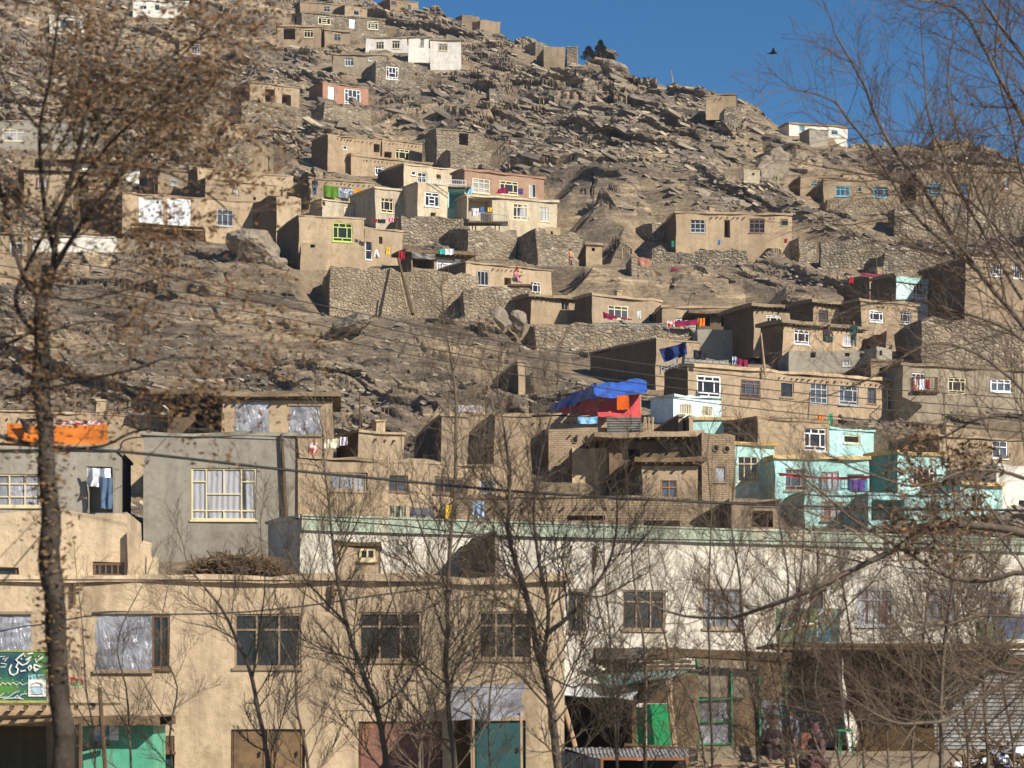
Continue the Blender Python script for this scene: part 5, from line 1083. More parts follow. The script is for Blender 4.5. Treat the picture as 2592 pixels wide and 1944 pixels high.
# green framed glass stall
DG=69
t=empty('plastic_walled_stall',P(1760,1900,DG)); tag(t,'stall with green frames and crinkled plastic panes behind thin trunks','stall')
boxpx('back_wall',1762,1660,1990,1960,DG+1.6,.1,'brush',t); boxpx('base_wall',1766,1888,1990,1960,DG,.15,'grey2',t)
for x0,y0,x1,y1 in ((1772,1775,1848,1827),(1772,1831,1848,1884),(1925,1772,1992,1812),(1925,1818,1992,1880),(1766,1665,1850,1765),(1856,1672,1918,1765)):
    crumple('plastic_pane',(x0,y0,DG+.05),(x1,y0,DG+.05),(x1,y1,DG+.05),(x0,y1,DG+.05),'foil' if y0>1770 else 'grey2',t,.03,10,8)
tubes('green_frame',[((1763,1660,DG),(1768,1888,DG)),((1850,1700,DG),(1852,1886,DG)),((1920,1690,DG),(1923,1888,DG)),((1766,1829,DG),(1850,1827,DG)),((1766,1886,DG),(1850,1884,DG)),((1920,1815,DG),(1992,1811,DG)),((1766,1773,DG),(1850,1770,DG)),((1988,1700,DG),(1992,1888,DG)),((1690,1708,DG),(1763,1704,DG))],.04,'grf',t,4)
tubes('roof_beam',[((1690,1655,DG-.4),(2010,1672,DG-.3)),((1700,1648,DG+.3),(2010,1660,DG+.4))],.08,'wood',t)
# painted billboard
t=empty('painted_billboard',P(2045,1640,73)); tag(t,'faded painted billboard in green and blue with red lettering on the white facade','billboard')
DB=depth_at(2040,1590)-.5; t.location=P(2045,1625,DB)
for i,(x0,x1,c1,c2) in enumerate([(1933,1962,(.20,.28,.30),(.11,.16,.18)),(1964,2068,(.16,.20,.09),(.09,.17,.15)),(2070,2126,(.07,.18,.24),(.18,.21,.13))]):
    boxpx('board_panel',x0,1540,x1,1625,DB,.05,cm('painted_board',c1,c2,1.1),t)
def ZB(x,y): return P(1940+x*300/2212,1500+y*300/2212,DB-.03)
strokes('red_lettering',[[(290,540),(480,460),(600,480)],[(560,520),(640,600),(820,620),(940,570),(1060,540),(1200,450)],[(940,470),(1060,360),(1120,330)],[(1200,290),(1160,400)],[(540,640),(600,620)]],.03,'dred' if False else 'redl' if 'redl' in M else 'of',t,ZB)
strokes('white_lettering',[[(290,590),(250,690),(200,680)],[(510,580),(470,660),(280,700)],[(680,520),(720,590),(900,580),(940,520)],[(1050,330),(960,440)],[(1120,290),(1110,400),(1180,400)]],.022,'letw',t,ZB)
t=empty('blue_green_banner',P(2520,1600,80)); DB=depth_at(2520,1600)-.4; t.location=P(2520,1610,DB); tag(t,'blue and green banner low on the white facade at the right edge','banner')
boxpx('board_panel',2475,1572,2515,1618,DB,.05,cm('banner_green',(.14,.19,.06),(.18,.19,.15),1.5),t); boxpx('board_panel',2517,1560,2600,1618,DB,.05,cm('banner_blue',(.08,.09,.18),(.12,.17,.22),1.5),t)
# right stalls
DR=74
t=empty('corrugated_shop',P(2080,1900,DR)); tag(t,'shop of horizontal corrugated sheets with a dark upper wall beside the brown tarpaulin','stall')
boxpx('dark_upper_wall',1985,1640,2132,1770,DR,.1,'wood',t); wavyplate('corrugated_lower_wall',[(1990,1770,DR-.05),(2142,1766,DR-.05),(2152,1890,DR-.05),(1998,1893,DR-.05)],'cgreyh',t,.11,.02,ax=1)
boxpx('back_wall',1985,1770,2150,1960,DR+.2,1.5,'wood',t); boxpx('roof_slab',1960,1628,2640,1635,DR-3.2,5.4,'brush',t); tubes('front_beam',[((1960,1640,DR-3.1),(2640,1634,DR-3.0))],.08,'woodl',t)  # roof slab lengthened forward to throw shade on the shop fronts
t=empty('brown_tarpaulin',P(2250,1900,DR-1)); tag(t,'huge dark brown tarpaulin hanging like a wall beside the corrugated shop','tarpaulin')
crumple('sheet',(2130,1638,DR-.6),(2345,1638,DR-.4),(2366,1908,DR-.9),(2172,1903,DR-1),paint('brown_canvas',(.075,.045,.02),.85,.25,bs=.7,bscale=1.5,spec=.1),t,.16,30,24); tubes('white_pole',[((2118,1650,DR-1),(2152,1912,DR-1.4))],.045,'letw',t)
t=empty('corrugated_shop',P(2450,1900,DR)); tag(t,'weathered corrugated shop front under a dark roof at the right edge','stall')
wavyplate('corrugated_wall',[(2350,1650,DR),(2650,1650,DR),(2650,1900,DR),(2368,1900,DR)],'cgreyh',t,.11,.02,ax=1); boxpx('back_wall',2350,1645,2650,1960,DR+.15,2,'wood',t); boxpx('dark_fascia',2345,1662,2650,1682,DR-.3,.15,'wood',t)
# brushwood on the roof
t=empty('brushwood_pile',P(600,1456,67.6)); tag(t,'dark pile of cut brushwood on the roof in front of the grey cement house','brushwood'); rr=random.Random(9)
mb=MB()
for k in range(900):
    x=rr.uniform(482,725); hh0=(1456-1410)*(1-abs((x-600)/130)**2.2); y=1456-rr.uniform(0,max(4,hh0)); base=P(x,y,67.6+rr.uniform(-.7,.6))-t.location
    d=Vector((rr.gauss(0,1),rr.gauss(0,.5),rr.gauss(.05,.4))).normalized()*rr.uniform(.25,.8); mb.tube([base-d*.5,base+Vector((0,0,rr.uniform(-.05,.08))),base+d*.5],rr.uniform(.008,.028),3)
mb.build('branch_pile',M['wood'],t)
blob(505,1412,700,1457,67.8,1.2,'brush',t,'matted_core')
# junk heap
t=empty('scrap_heap',P(2500,1935,66)); tag(t,'heap of dark branches and white plastic scraps in the bottom right corner','scrap heap')
mb=MB(); rr=random.Random(5)
for k in range(240):
    x=rr.uniform(2410,2640); base=P(x,1945,66+rr.uniform(-1.3,1.3))-t.location; hgt=.8*math.exp(-((x-2530)/70)**2)+.1; base.z=-t.location.z+rr.uniform(0,hgt)
    d=Vector((rr.gauss(0,1),rr.gauss(0,.6),rr.gauss(0,.5))).normalized()*rr.uniform(.2,.6); mb.tube([base,base+d],rr.uniform(.01,.035),4)
mb.build('branch_pile',M['wood'],t)
for k in range(16):
    x=rr.uniform(2420,2600); D_=65+rr.uniform(-.5,.5); y=rr.uniform(1880,1935) if k>7 else rr.uniform(1895,1935); s=rr.uniform(8,16)
    crumple('plastic_scrap',(x,y,D_),(x+s*1.6,y-3,D_+.2),(x+s*1.5,y+s,D_-.1),(x-2,y+s*.8,D_-.2),'tin' if k%3 else 'foil',t,.05,6,5)
t=empty('green_table',P(2146,1900,70)); tag(t,'small green metal table with thin legs in front of the corrugated shop','table'); boxpx('table_top',2122,1846,2158,1852,70,.6,'grf',t)
tubes('leg',[((2124,1852,70.05),(2122,1915,70.05)),((2156,1852,70.05),(2160,1915,70.05)),((2128,1852,70.5),(2128,1912,70.5))],.02,'grf',t)
t=empty('timber_pile',P(1800,1935,64)); tag(t,'pile of pale split firewood on the ground beside the seated man','firewood'); mb=MB()
for k in range(46):
    x=rr.uniform(1742,1960); D_=64.5+rr.uniform(-.8,.8); q=P(x,1940,D_)-t.location; q.z=-t.location.z+rr.uniform(.03,.32); d=Vector((rr.uniform(.3,.8),rr.uniform(-.4,.4),rr.uniform(-.08,.12))); mb.tube([q,q+d],rr.uniform(.02,.045),5)
mb.build('firewood',M['woodl'],t)
# ---------------------------------------------------------------- people
def skin(name,nodes,edges,mat,parent,sub=2):
    me=bpy.data.meshes.new(name); me.from_pydata([n[0] for n in nodes],edges,[]); o=bpy.data.objects.new(name+'_src',me); col.objects.link(o)
    m=o.modifiers.new('s','SKIN'); me.skin_vertices[0].data[0].use_root=True
    for i,n in enumerate(nodes): me.skin_vertices[0].data[i].radius=(n[1],n[2] if len(n)>2 else n[1])
    s=o.modifiers.new('u','SUBSURF'); s.levels=sub; s.render_levels=sub
    bpy.context.view_layer.update(); dg=bpy.context.evaluated_depsgraph_get(); m2=bpy.data.meshes.new_from_object(o.evaluated_get(dg)); bpy.data.objects.remove(o)
    m2.materials.clear(); m2.materials.append(mat); m2.polygons.foreach_set('use_smooth',[True]*len(m2.polygons))
    q=bpy.data.objects.new(name,m2); col.objects.link(q); q.parent=parent; return q
SK=paint('skin',(.26,.145,.095),.6,.05); HAIR=paint('black_hair',(.015,.012,.01),.7,.1)
def person(label,px,py,D,yaw,coat,trous,pose='stand',scale=1.,scarf=None,vest=None,group='people by the stalls'):
    z0=P(px,py,D); t=empty('person',z0,yaw); tag(t,label,'person',group); S_=scale
    if pose=='stand': hip,kn,ft=.92,(.09,-.02,.5),(.10,.0,.06); hips=Vector((0,0,.92))
    elif pose=='stride': hips=Vector((0,0,.9))
    else: hips=Vector((0,0,.30))
    up=Vector((0,0,1)) if pose in('stand','stride') else Vector((0,-.30,.95)).normalized()
    V3=Vector
    legs=[]
    for s in (-1,1):
        if pose=='stand': legs.append((V3((s*.1,0,.88)),V3((s*.11,-.02,.48)),V3((s*.11,.03,.08)),V3((s*.12,-.14,.04))))
        elif pose=='stride': legs.append((V3((s*.1,0,.86)),V3((s*.11,-.14*s,.47)),V3((s*.11,-.12*s+.05,.09)),V3((s*.12,-.12*s-.12,.04))))
        else: legs.append((V3((s*.12,0,.28)),V3((s*.2,-.42,.42)),V3((s*.16,-.38,.08)),V3((s*.16,-.54,.04))))
    ch=hips+up*.42; nk=hips+up*.56; hd=hips+up*.68+V3((0,-.02,0)); 
    arms=[]
    for s in (-1,1):
        sh=hips+up*.48+V3((s*.19,0,0))
        if pose in('stand','stride'): arms.append((sh,sh+V3((s*.05,.03,-.28)),sh+V3((s*.04,-.1,-.50))))
        else: arms.append((sh,sh+V3((s*.09,-.06,-.25)),sh+V3((s*-.05,-.30,-.22))))
    nodes=[(hips,.13,.10),(hips+up*.2,.12,.09),(ch,.16,.10),(nk,.055),(hd,.085,.095),(hd+up*.11,.075,.09),(hd+up*.18,.04)]; ed=[(0,1),(1,2),(2,3),(3,4),(4,5),(5,6)]
    for l in legs:
        k=len(nodes); nodes+=[(l[0],.085),(l[1],.058),(l[2],.042),(l[3],.032)]; ed+=[(0,k),(k,k+1),(k+1,k+2),(k+2,k+3)]
    for s,a in zip((-1,1),arms):
        k=len(nodes); nodes+=[(a[0],.055),(a[1],.042),(a[2],.03)]; ed+=[(2,k),(k,k+1),(k+1,k+2)]
        d=(a[2]-a[1]).normalized(); nodes.append((a[2]+d*.06,.038,.018)); hk=len(nodes)-1; ed.append((hk-1,hk)); side=d.cross(V3((s,0,.3))).normalized()
        for f,(off,ln) in enumerate(((-.027,.07),(-.009,.085),(.009,.08),(.027,.065))):
            b0=a[2]+d*.10+side*off; k=len(nodes); nodes+=[(b0,.009),(b0+d*ln*.5,.008),(b0+d*ln*.85+V3((-s*.02,0,0)),.007)]; ed+=[(hk,k),(k,k+1),(k+1,k+2)]
        b0=a[2]+d*.04-side*.04; k=len(nodes); nodes+=[(b0,.01),(b0+d*.04-side*.015,.008)]; ed+=[(hk,k),(k,k+1)]
    sc_n=lambda ns:[tuple([n[0]*S_]+[r*S_ for r in n[1:]]) for n in ns]
    skin('body',sc_n(nodes),ed,SK,t,2)
    # nose, eyes, mouth on the face
    mb=MB(); f=hd+up*.06
    mb.tube([(f+V3((0,-.088,.02)))*S_,(f+V3((0,-.112,-.015)))*S_],.012*S_,5)
    mb.build('nose',SK,t); mb=MB()
    for s in (-1,1): mb.tube([(f+V3((s*.022,-.092,.022)))*S_,(f+V3((s*.042,-.086,.022)))*S_],.007*S_,5)
    mb.tube([(f+V3((-.022,-.094,-.042)))*S_,(f+V3((.022,-.094,-.042)))*S_],.005*S_,5); mb.build('face_features',HAIR,t)
    # clothes
    cn=[(hips-up*.0,.165,.13),(hips+up*.22,.155,.12),(ch,.20,.135),(hips+up*.53,.105),(hips+up*.60,.068)]; ce=[(0,1),(1,2),(2,3),(3,4)]
    for a in arms: k=len(cn); cn+=[(a[0],.075),(a[1],.062),(a[2]-(a[2]-a[1]).normalized()*.03,.05)]; ce+=[(2,k),(k,k+1),(k+1,k+2)]
    if pose in('stand','stride'): k=len(cn); cn+=[(hips-V3((0,0,.22)),.19,.16),(hips-V3((0,0,.42)),.21,.18)]; ce+=[(0,k),(k,k+1)]
    else: k=len(cn); cn+=[(V3((0,-.25,.24)),.26,.2),(V3((0,-.42,.18)),.22,.16)]; ce+=[(0,k),(k,k+1)]
    skin('coat',sc_n(cn),ce,coat,t,2)
    tn=[(hips-up*.02,.15,.12)]; te=[]
    for l in legs: k=len(tn); tn+=[(l[0],.11),(l[1],.085),(l[2],.06)]; te+=[(0,k),(k,k+1),(k+1,k+2)]
    skin('trousers',sc_n(tn),te,trous,t,2)
    if vest: skin('vest',sc_n([(hips+up*.02,.178,.145),(hips+up*.22,.172,.14),(ch,.195,.15),(hips+up*.49,.12,.1)]),[(0,1),(1,2),(2,3)],vest,t,2)
    hc=hd+up*.10+V3((0,.02,0))
    if scarf: skin('headscarf',sc_n([(hc+up*.0,.115,.12),(hc+up*.07,.10,.11),(hc-up*.14+V3((0,.05,0)),.14,.11),(hc-up*.32+V3((0,.06,0)),.22,.14)]),[(0,1),(0,2),(2,3)],scarf,t,2)
    else: skin('hair',sc_n([(hc+V3((0,.012,.0)),.094,.102),(hc+up*.075,.07,.08),(hc-up*.05+V3((0,.04,0)),.08,.06)]),[(0,1),(0,2)],HAIR,t,2)
    return t
K_=lambda n,c: cm(n,c)
person('man standing in a grey sleeved jacket and black vest by the corrugated shop',2000,1962,68,R(-50),K_('grey_jacket',(.14,.16,.20)),K_('tan_trousers',(.30,.24,.17)),vest=K_('black_vest',(.02,.02,.03)))
person('man in a dark maroon jacket sitting on the firewood pile',1946,1930,67.5,R(20),K_('maroon_jacket',(.035,.02,.025)),K_('dark_trousers',(.05,.04,.04)),pose='sit',scale=1.05)
person('woman wrapped in a dull burgundy shawl crouching in the foreground',2080,1964,64,R(-60),K_('burgundy_shawl',(.11,.055,.06)),K_('burgundy_skirt',(.10,.05,.055)),pose='sit',scale=1.12,scarf=K_('burgundy_scarf',(.12,.065,.07)))
person('figure in a dark coat with a wine red scarf standing in the stall doorway',1880,1916,71.5,R(10),K_('black_coat',(.03,.025,.03)),K_('black_skirt',(.03,.025,.03)),scarf=K_('wine_scarf',(.16,.03,.05)))
hg='people outside the hillside houses'
person('person in dark clothes standing in the terrace doorway left of the green blanket',797,498,235.4,R(0),K_('dark_coat',(.03,.03,.04)),K_('jeans_cloth',(.12,.17,.25)),group=hg,scale=1.0)
person('person in a dark green coat leaning beside the curtained white window',2161,880,173.3,R(-20),K_('green_coat',(.03,.08,.07)),K_('teal_trousers',(.05,.12,.12)),group=hg,scale=1.0)
person('woman in a dark patterned dress sitting in the white doorway of the tan house',2094,872,173.2,R(10),K_('patterned_dress',(.05,.05,.05)),K_('green_skirt',(.03,.14,.09)),pose='sit',group=hg,scale=1.1)
person('person in an orange top squatting on the path left of the little mud tower hut',1444,673,220.3,R(30),K_('orange_top',(.50,.26,.12)),K_('brown_skirt',(.15,.08,.07)),pose='stand',group=hg,scale=.8)
person('person in red hood and pink jacket by the dark opening of the low tan house',1302,718,205.3,R(60),K_('pink_jacket',(.55,.22,.22)),K_('pale_trousers',(.5,.35,.35)),pose='sit',group=hg,scale=1.1,scarf=K_('red_hood',(.4,.05,.05)))
boxpx('wooden_platform',1284,719,1346,724,204.6,1.6,'wood',None,'small wooden platform under the person in the red hood','platform')
o=boxpx('orange_sheet_panel',2028,1855,2057,1895,68,.03,K_('rust_canvas',(.30,.12,.08))); tag(o,'rust red canvas panel propped behind the crouching woman','canvas panel')
# ---------------------------------------------------------------- trees
M['bark']=paint('grey_brown_bark',(.15,.12,.09),.95,.4,bs=.9,bscale=9,spec=.1); M['twig']=paint('brown_twig',(.19,.148,.103),.9,.3,bs=.2,spec=.1)
M['twigs']=paint('reddish_twig',(.19,.14,.105),.9,.3,bs=.2,spec=.1)
M['barkd']=paint('dark_mottled_bark',(.075,.062,.05),.95,.6,bs=1,bscale=5,spec=.1,rust=(.035,.028,.022))
def leafm():
    m,nt,b=newmat('dry_brown_leaf'); v=coords(nt,True); cc=ramp(nt,noise(nt,v,3,3),[(.3,(.075,.042,.022)),(.5,(.17,.095,.045)),(.7,(.29,.18,.09))]); nt.links.new(cc,b.inputs['Base Color']); b.inputs['Roughness'].default_value=.8; b.inputs['Specular IOR Level'].default_value=.2; return m
M['leaf']=leafm()
class TW:
    """many thin tapered twigs as one mesh"""
    def __init__(s): s.p=[]; s.tip=[]
    def add(s,pts,r0,r1): s.p.append((pts,r0,r1))
    def build(s,name,mat,parent,n=3):
        V=[];FF=[]; k0=0; ang=[(math.cos(2*math.pi*k/n),math.sin(2*math.pi*k/n)) for k in range(n)]
        for pts,r0,r1 in s.p:
            m=len(pts)
            for i,p in enumerate(pts):
                d=(pts[min(i+1,m-1)]-pts[max(i-1,0)]).normalized(); a=d.cross(Vector((.31,.9,.3))).normalized(); b=d.cross(a); r=r0+(r1-r0)*i/(m-1)
                for c_,s_ in ang: q=p+a*(c_*r)+b*(s_*r); V.append((q.x,q.y,q.z))
            for i in range(m-1):
                for k in range(n): k2=(k+1)%n; FF.append((k0+i*n+k,k0+i*n+k2,k0+(i+1)*n+k2,k0+(i+1)*n+k))
            k0+=m*n
        if not V: return None
        return mobj(name,V,FF,mat,parent,smooth=True)
def grow(tw,rr,p,d,L,r,lev,up,spread,leaf=None,dn=1.):
    n=5 if lev>0 else 4; pts=[p]; dd=d.copy(); seg=L/n
    for i in range(n):
        dd=(dd+Vector((rr.gauss(0,.13),rr.gauss(0,.13),rr.gauss(0,.11)+up))).normalized(); p=p+dd*seg; pts.append(p)
    tw.add(pts,r,max(.0022,r*.35))
    if leaf is not None and lev<=1:
        for q in pts[1:]: leaf.append(q)
    if lev<=0: return
    k=max(2,int(round((3.2+L*3.0)*dn)))
    for j in range(k):
        t=.2+.8*(j+rr.random())/k; x=min(n-1,int(t*n)); q=pts[x].lerp(pts[x+1],t*n-x); a=(pts[x+1]-pts[x]).normalized()
        o=Vector((rr.gauss(0,1),rr.gauss(0,.8),rr.gauss(0,1))); o=(o-a*o.dot(a)).normalized(); th=rr.uniform(.35,.85)*spread
        grow(tw,rr,q,(a*math.cos(th)+o*math.sin(th)),L*rr.uniform(.35,.62)*(1.15-t*.5),r*.55,lev-1,up,spread,leaf,dn)
def tree(label,limbs,D,seed,tl=1.6,every=.27,lev=2,up=.08,spread=1.,bark='bark',twig='twig',group='bare trees along the street',leafn=0,lsize=.05,start=.12,dn=1.25,wander=.6,cat='tree',name='bare_tree',nub=0,lsel=None,scatter=.25):
    rr=random.Random(seed); x0,y0=limbs[0][0][0]; base=P(x0,y0,D); base.z=0; t=empty(name,base); tag(t,label,cat,group)
    mb=MB(); tw=TW(); leaves=[]
    for li,(pts,r0,r1,*opt) in enumerate(limbs):
        ph=rr.uniform(0,9); n=len(pts); V=[]
        for i,(x,y) in enumerate(pts):
            dd=D+(wander*math.sin(ph+i*.8)*i/n if li else 0); V.append(P(x,y,dd)-base)
        if li==0 and V[0].z>-.1:
            dv=(V[0]-V[1]); V.insert(0,Vector((V[0].x+dv.x*.2,V[0].y,-.1)))
        # smooth
        W=[]
        for i in range(len(V)-1):
            p0=V[max(i-1,0)];p1=V[i];p2=V[i+1];p3=V[min(i+2,len(V)-1)]
            ns_=14 if r0>20 else 4
            for s in range(ns_):
                u=s/ns_; W.append(.5*((2*p1)+(p2-p0)*u+(2*p0-5*p1+4*p2-p3)*u*u+(3*p1-p0-3*p2+p3)*u**3))
        W.append(V[-1]); m=len(W); k=D/F
        rad=[(r0+(r1-r0)*i/(m-1))*k*(1 if r0>20 else .8)*(1+.10*mn.noise(Vector((i*.9,seed,li)))) for i in range(m)]
        W=[w+mn.noise_vector(w*1.7+Vector((seed,0,0)))*min(.05,rad[i]) for i,w in enumerate(W)]
        if r0>20: TRK=[w for w in W if 2.2<(w+base).z<7.5]
        k_0=len(mb.v); mb.tube(W,rad,18 if r0>20 else 8 if r0>4 else 5)
        if r0>20:
            ns2=18
            for q_ in range(k_0,len(mb.v)):
                c_=W[min(m-1,(q_-k_0)//ns2)]; v_=Vector(mb.v[q_]); d_=(v_-c_); a_=mn.noise(Vector((v_.x*9,v_.y*9,v_.z*2.2)))*.16+mn.noise(v_*14)*.10+max(0,mn.noise(Vector((v_.x*3,v_.y*3,v_.z*1.6+4)))-.15)*.6; mb.v[q_]=tuple(c_+d_*(1+a_))
        od=opt[0] if opt else 1.
        if od<=0: continue
        Lc=0; nxt=rr.random()*every
        tot=sum((W[i+1]-W[i]).length for i in range(m-1)); st=start*tot if li==0 else .1*tot
        for i in range(m-1):
            sl=(W[i+1]-W[i]).length
            while nxt<Lc+sl:
                if nxt>st:
                    q=W[i].lerp(W[i+1],(nxt-Lc)/sl); a=(W[i+1]-W[i]).normalized(); o=Vector((rr.gauss(0,1),rr.gauss(0,.6),rr.gauss(0,.6)+.2)); o=(o-a*o.dot(a)).normalized(); th=rr.uniform(.5,1.15)*spread
                    fr=nxt/tot; grow(tw,rr,q,(a*math.cos(th)+o*math.sin(th)).normalized(),tl*rr.uniform(.5,1.2)*(1.1-.55*fr),min(.02,rad[i]*.45),lev,up,1.,leaves,dn)
                nxt+=every*rr.uniform(.5,1.5)/od
            Lc+=sl
        # leader tip
        a=(W[-1]-W[-2]).normalized(); grow(tw,rr,W[-1],a,tl*.7,rad[-1],lev,up,1.,leaves,dn)
    if nub:
        for k in range(nub):
            i=rr.randrange(len(limbs[0][0])*2); 
    mb.build('trunk',M[bark],t,smooth=True); tw.build('crown',M[twig],t)
    if leafn and leaves:
        if lsel: leaves=[q for q in leaves if lsel(q+base)]
        LV=[];LF=[]; rg=rr
        if leaves:
          TR=TRK if limbs[0][1]>20 else []
          for k in range(leafn+(1500 if TR else 0)):
            q=(rg.choice(leaves) if k<leafn or not TR else rg.choice(TR)+Vector((rg.gauss(0,.06),rg.gauss(0,.06),0)))+Vector((rg.gauss(0,scatter),rg.gauss(0,scatter),rg.gauss(0,scatter*.6)-.04)); s=lsize*rg.uniform(.6,1.4)
            a=Vector((rg.gauss(0,1),rg.gauss(0,.7),rg.gauss(0,.45))).normalized(); b=a.cross(Vector((rg.gauss(0,1),rg.gauss(0,1),rg.gauss(0,1)))).normalized(); c=a.cross(b)
            k0=len(LV); LV+=[q-a*s,q-b*s*.42+c*s*.18,q+a*s,q+b*s*.42+c*s*.18,q-c*s*.1]; LF+=[(k0,k0+1,k0+4),(k0+1,k0+2,k0+4),(k0+2,k0+3,k0+4),(k0+3,k0,k0+4)]
          mobj('foliage',LV,LF,M['leaf'],t)
    return t
# big leafy tree at the left
rl=Vector((0,0,0))
tree('big tree with dark mottled trunk and a mass of dry brown leaves at left',[
 ([(170,2150),(162,1944),(150,1760),(141,1600),(131,1450),(124,1250),(116,1100),(109,950),(108,820),(122,680)],31,17,.0),
 ([(117,780),(60,700),(20,560),(-10,400),(-30,250)],11,4),([(108,860),(40,760),(100,610),(190,470),(300,340),(420,250),(520,190)],8,2.5,1.2),([(130,690),(210,560),(330,420),(440,345),(560,350)],9,2.5,1.2),
 ([(130,690),(150,560),(190,400),(230,250),(290,120),(330,10)],9,3,1.2),([(140,650),(110,500),(100,330),(130,180),(150,20)],9,3,1.2),([(106,820),(20,870),(-80,850)],7,3),
 ([(10,1010),(200,965),(342,934),(430,905),(560,912)],5,2,.6),([(0,855),(120,840),(247,813),(430,845),(620,852)],3.5,1.5,.5),([(-20,1096),(60,1122),(150,1136),(262,1128),(345,1092),(440,1082)],8,2,.25),
 ([(190,400),(320,270),(450,150),(540,60)],6,2,1.2),([(330,420),(430,440),(540,500),(600,560)],5,2,1.),([(60,700),(160,760),(300,740),(420,700),(520,720)],4,1.5,.9),([(100,330),(20,220),(-20,90)],6,2,1),([(230,250),(360,200),(480,110),(560,90)],5,2,1)],
 27,11,tl=1.25,every=.17,lev=2,up=.01,bark='barkd',group=None,name='leafy_tree',leafn=10800,lsize=.034,scatter=.11,dn=.8,wander=1.0,lsel=lambda q:True)
# bark tufts and dead leaves wrapped on the upper trunk are part of the tree above
T=lambda *a,**k: tree(*a,**k)
T('slim bare tree forking low in front of the tan facade, first from the leafy tree',[([(700,2080),(665,1850),(640,1720),(600,1620),(560,1540),(520,1490),(480,1440)],8,2.5),([(640,1720),(655,1600),(670,1480),(660,1380)],4,1.5),([(600,1620),(540,1590),(470,1575)],3,1.2)],52,21,tl=1.7)
T('thin crooked sapling between the first and second bare trees',[([(790,2080),(775,1900),(750,1790),(752,1650),(772,1500),(800,1400)],5.5,1.8),([(752,1700),(700,1600),(670,1500)],3,1.2)],54,22,tl=1.4)
T('tall bare tree with dark leaning trunk between second and third facade windows',[([(1000,2100),(978,1944),(956,1799),(915,1688),(874,1561),(850,1440),(838,1330),(822,1180),(815,1080)],11,2.2),([(915,1688),(960,1600),(1000,1500),(1030,1430)],4,1.5),([(880,1580),(800,1500),(740,1420),(700,1330)],4.5,1.5),([(850,1440),(900,1330),(930,1240)],3,1.2),([(956,1799),(1020,1740),(1060,1660),(1080,1560)],4,1.5)],50,23,tl=1.8,every=.2)
T('twin stemmed bare tree leaning left before the third facade window',[([(1090,2080),(1060,1900),(1090,1790),(1030,1640),(990,1500),(960,1400)],6.5,2),([(1060,1900),(1010,1830),(930,1800),(870,1800)],4,1.5),([(1090,1790),(1130,1700),(1160,1600)],3,1.2)],53,24,tl=1.6)
T('tallest straight bare trunk rising in front of the narrow mud house',[([(1165,2100),(1152,1944),(1132,1740),(1130,1640),(1136,1419),(1149,1267),(1155,1077),(1148,950),(1140,900)],9.5,3.2),([(1136,1735),(1180,1640),(1220,1560)],4,1.5),([(1140,1500),(1080,1380),(1040,1260),(1020,1160)],4,1.4),([(1149,1267),(1210,1160),(1230,1050),(1220,960)],3.5,1.2),([(1155,1077),(1090,990),(1060,900)],3,1.2),([(1136,1419),(1180,1330),(1200,1240)],3,1.2)],49,25,tl=1.9,every=.2)
T('big Y shaped bare tree in the centre with its limbs spreading right',[([(1425,2100),(1412,1944),(1396,1799),(1374,1704),(1355,1609),(1326,1482),(1304,1419),(1285,1340),(1290,1200),(1275,1080)],15,3),([(1374,1704),(1387,1545),(1364,1419),(1350,1300),(1370,1150),(1400,1040)],7.5,2),([(1385,1600),(1466,1536),(1539,1428),(1560,1330),(1562,1230)],8,2),([(1395,1530),(1440,1505),(1520,1510),(1580,1480),(1650,1445)],4,1.3),([(1396,1799),(1340,1740),(1290,1690),(1250,1680)],4,1.5),([(1374,1704),(1450,1740),(1480,1720),(1530,1700)],3.5,1.2),([(1465,1536),(1500,1560),(1518,1566)],3.5,2,0)],46,26,tl=1.9,every=.19)
T('pale thin trunk standing before the white and turquoise awnings',[([(1642,2080),(1632,1887),(1635,1700),(1625,1600),(1608,1500),(1600,1400),(1588,1250)],6,2),([(1632,1690),(1560,1640),(1520,1560),(1500,1450)],3,1.2)],53,27,tl=1.5,bark='twig')
T('slender bare sapling leaning right over the green door',[([(1800,2080),(1766,1814),(1703,1688),(1680,1600),(1650,1480),(1640,1360)],4.5,1.6),([(1703,1688),(1720,1560),(1750,1450)],2.5,1.2)],54,28,tl=1.4)
T('straight thin trunk before the plastic walled stall',[([(1806,2080),(1804,1944),(1795,1640),(1795,1480),(1800,1300),(1790,1150)],5,1.8),([(1795,1560),(1850,1460),(1880,1340)],3,1.2)],52,29,tl=1.6)
T('dark crooked bare tree left of the standing man',[([(1930,2080),(1921,1944),(1912,1799),(1893,1704),(1880,1577),(1870,1450),(1850,1320),(1860,1200)],7,2),([(1893,1704),(1950,1620),(2000,1540),(2080,1500)],3.5,1.3),([(1880,1577),(1830,1500),(1790,1400)],3,1.2)],50,30,tl=1.7,every=.2)
T('bare tree with a slanting trunk crossing the dull painted billboard',[([(2040,2080),(2019,1944),(1971,1640),(1996,1500),(1985,1400),(1960,1250)],6,2),([(1975,1660),(2025,1577),(2010,1419),(2030,1300)],4,1.3)],49,31,tl=1.7,every=.2)
T('bare tree with two parallel stems in front of the corrugated shop',[([(2115,2080),(2100,1944),(2066,1894),(2031,1745),(2040,1600),(2070,1450),(2060,1330)],6,1.8),([(2150,2080),(2129,1944),(2088,1814),(2063,1735),(2080,1620)],5,1.6),([(2050,1650),(2120,1560),(2200,1480),(2260,1400)],3.5,1.2)],47,32,tl=1.8,every=.19)
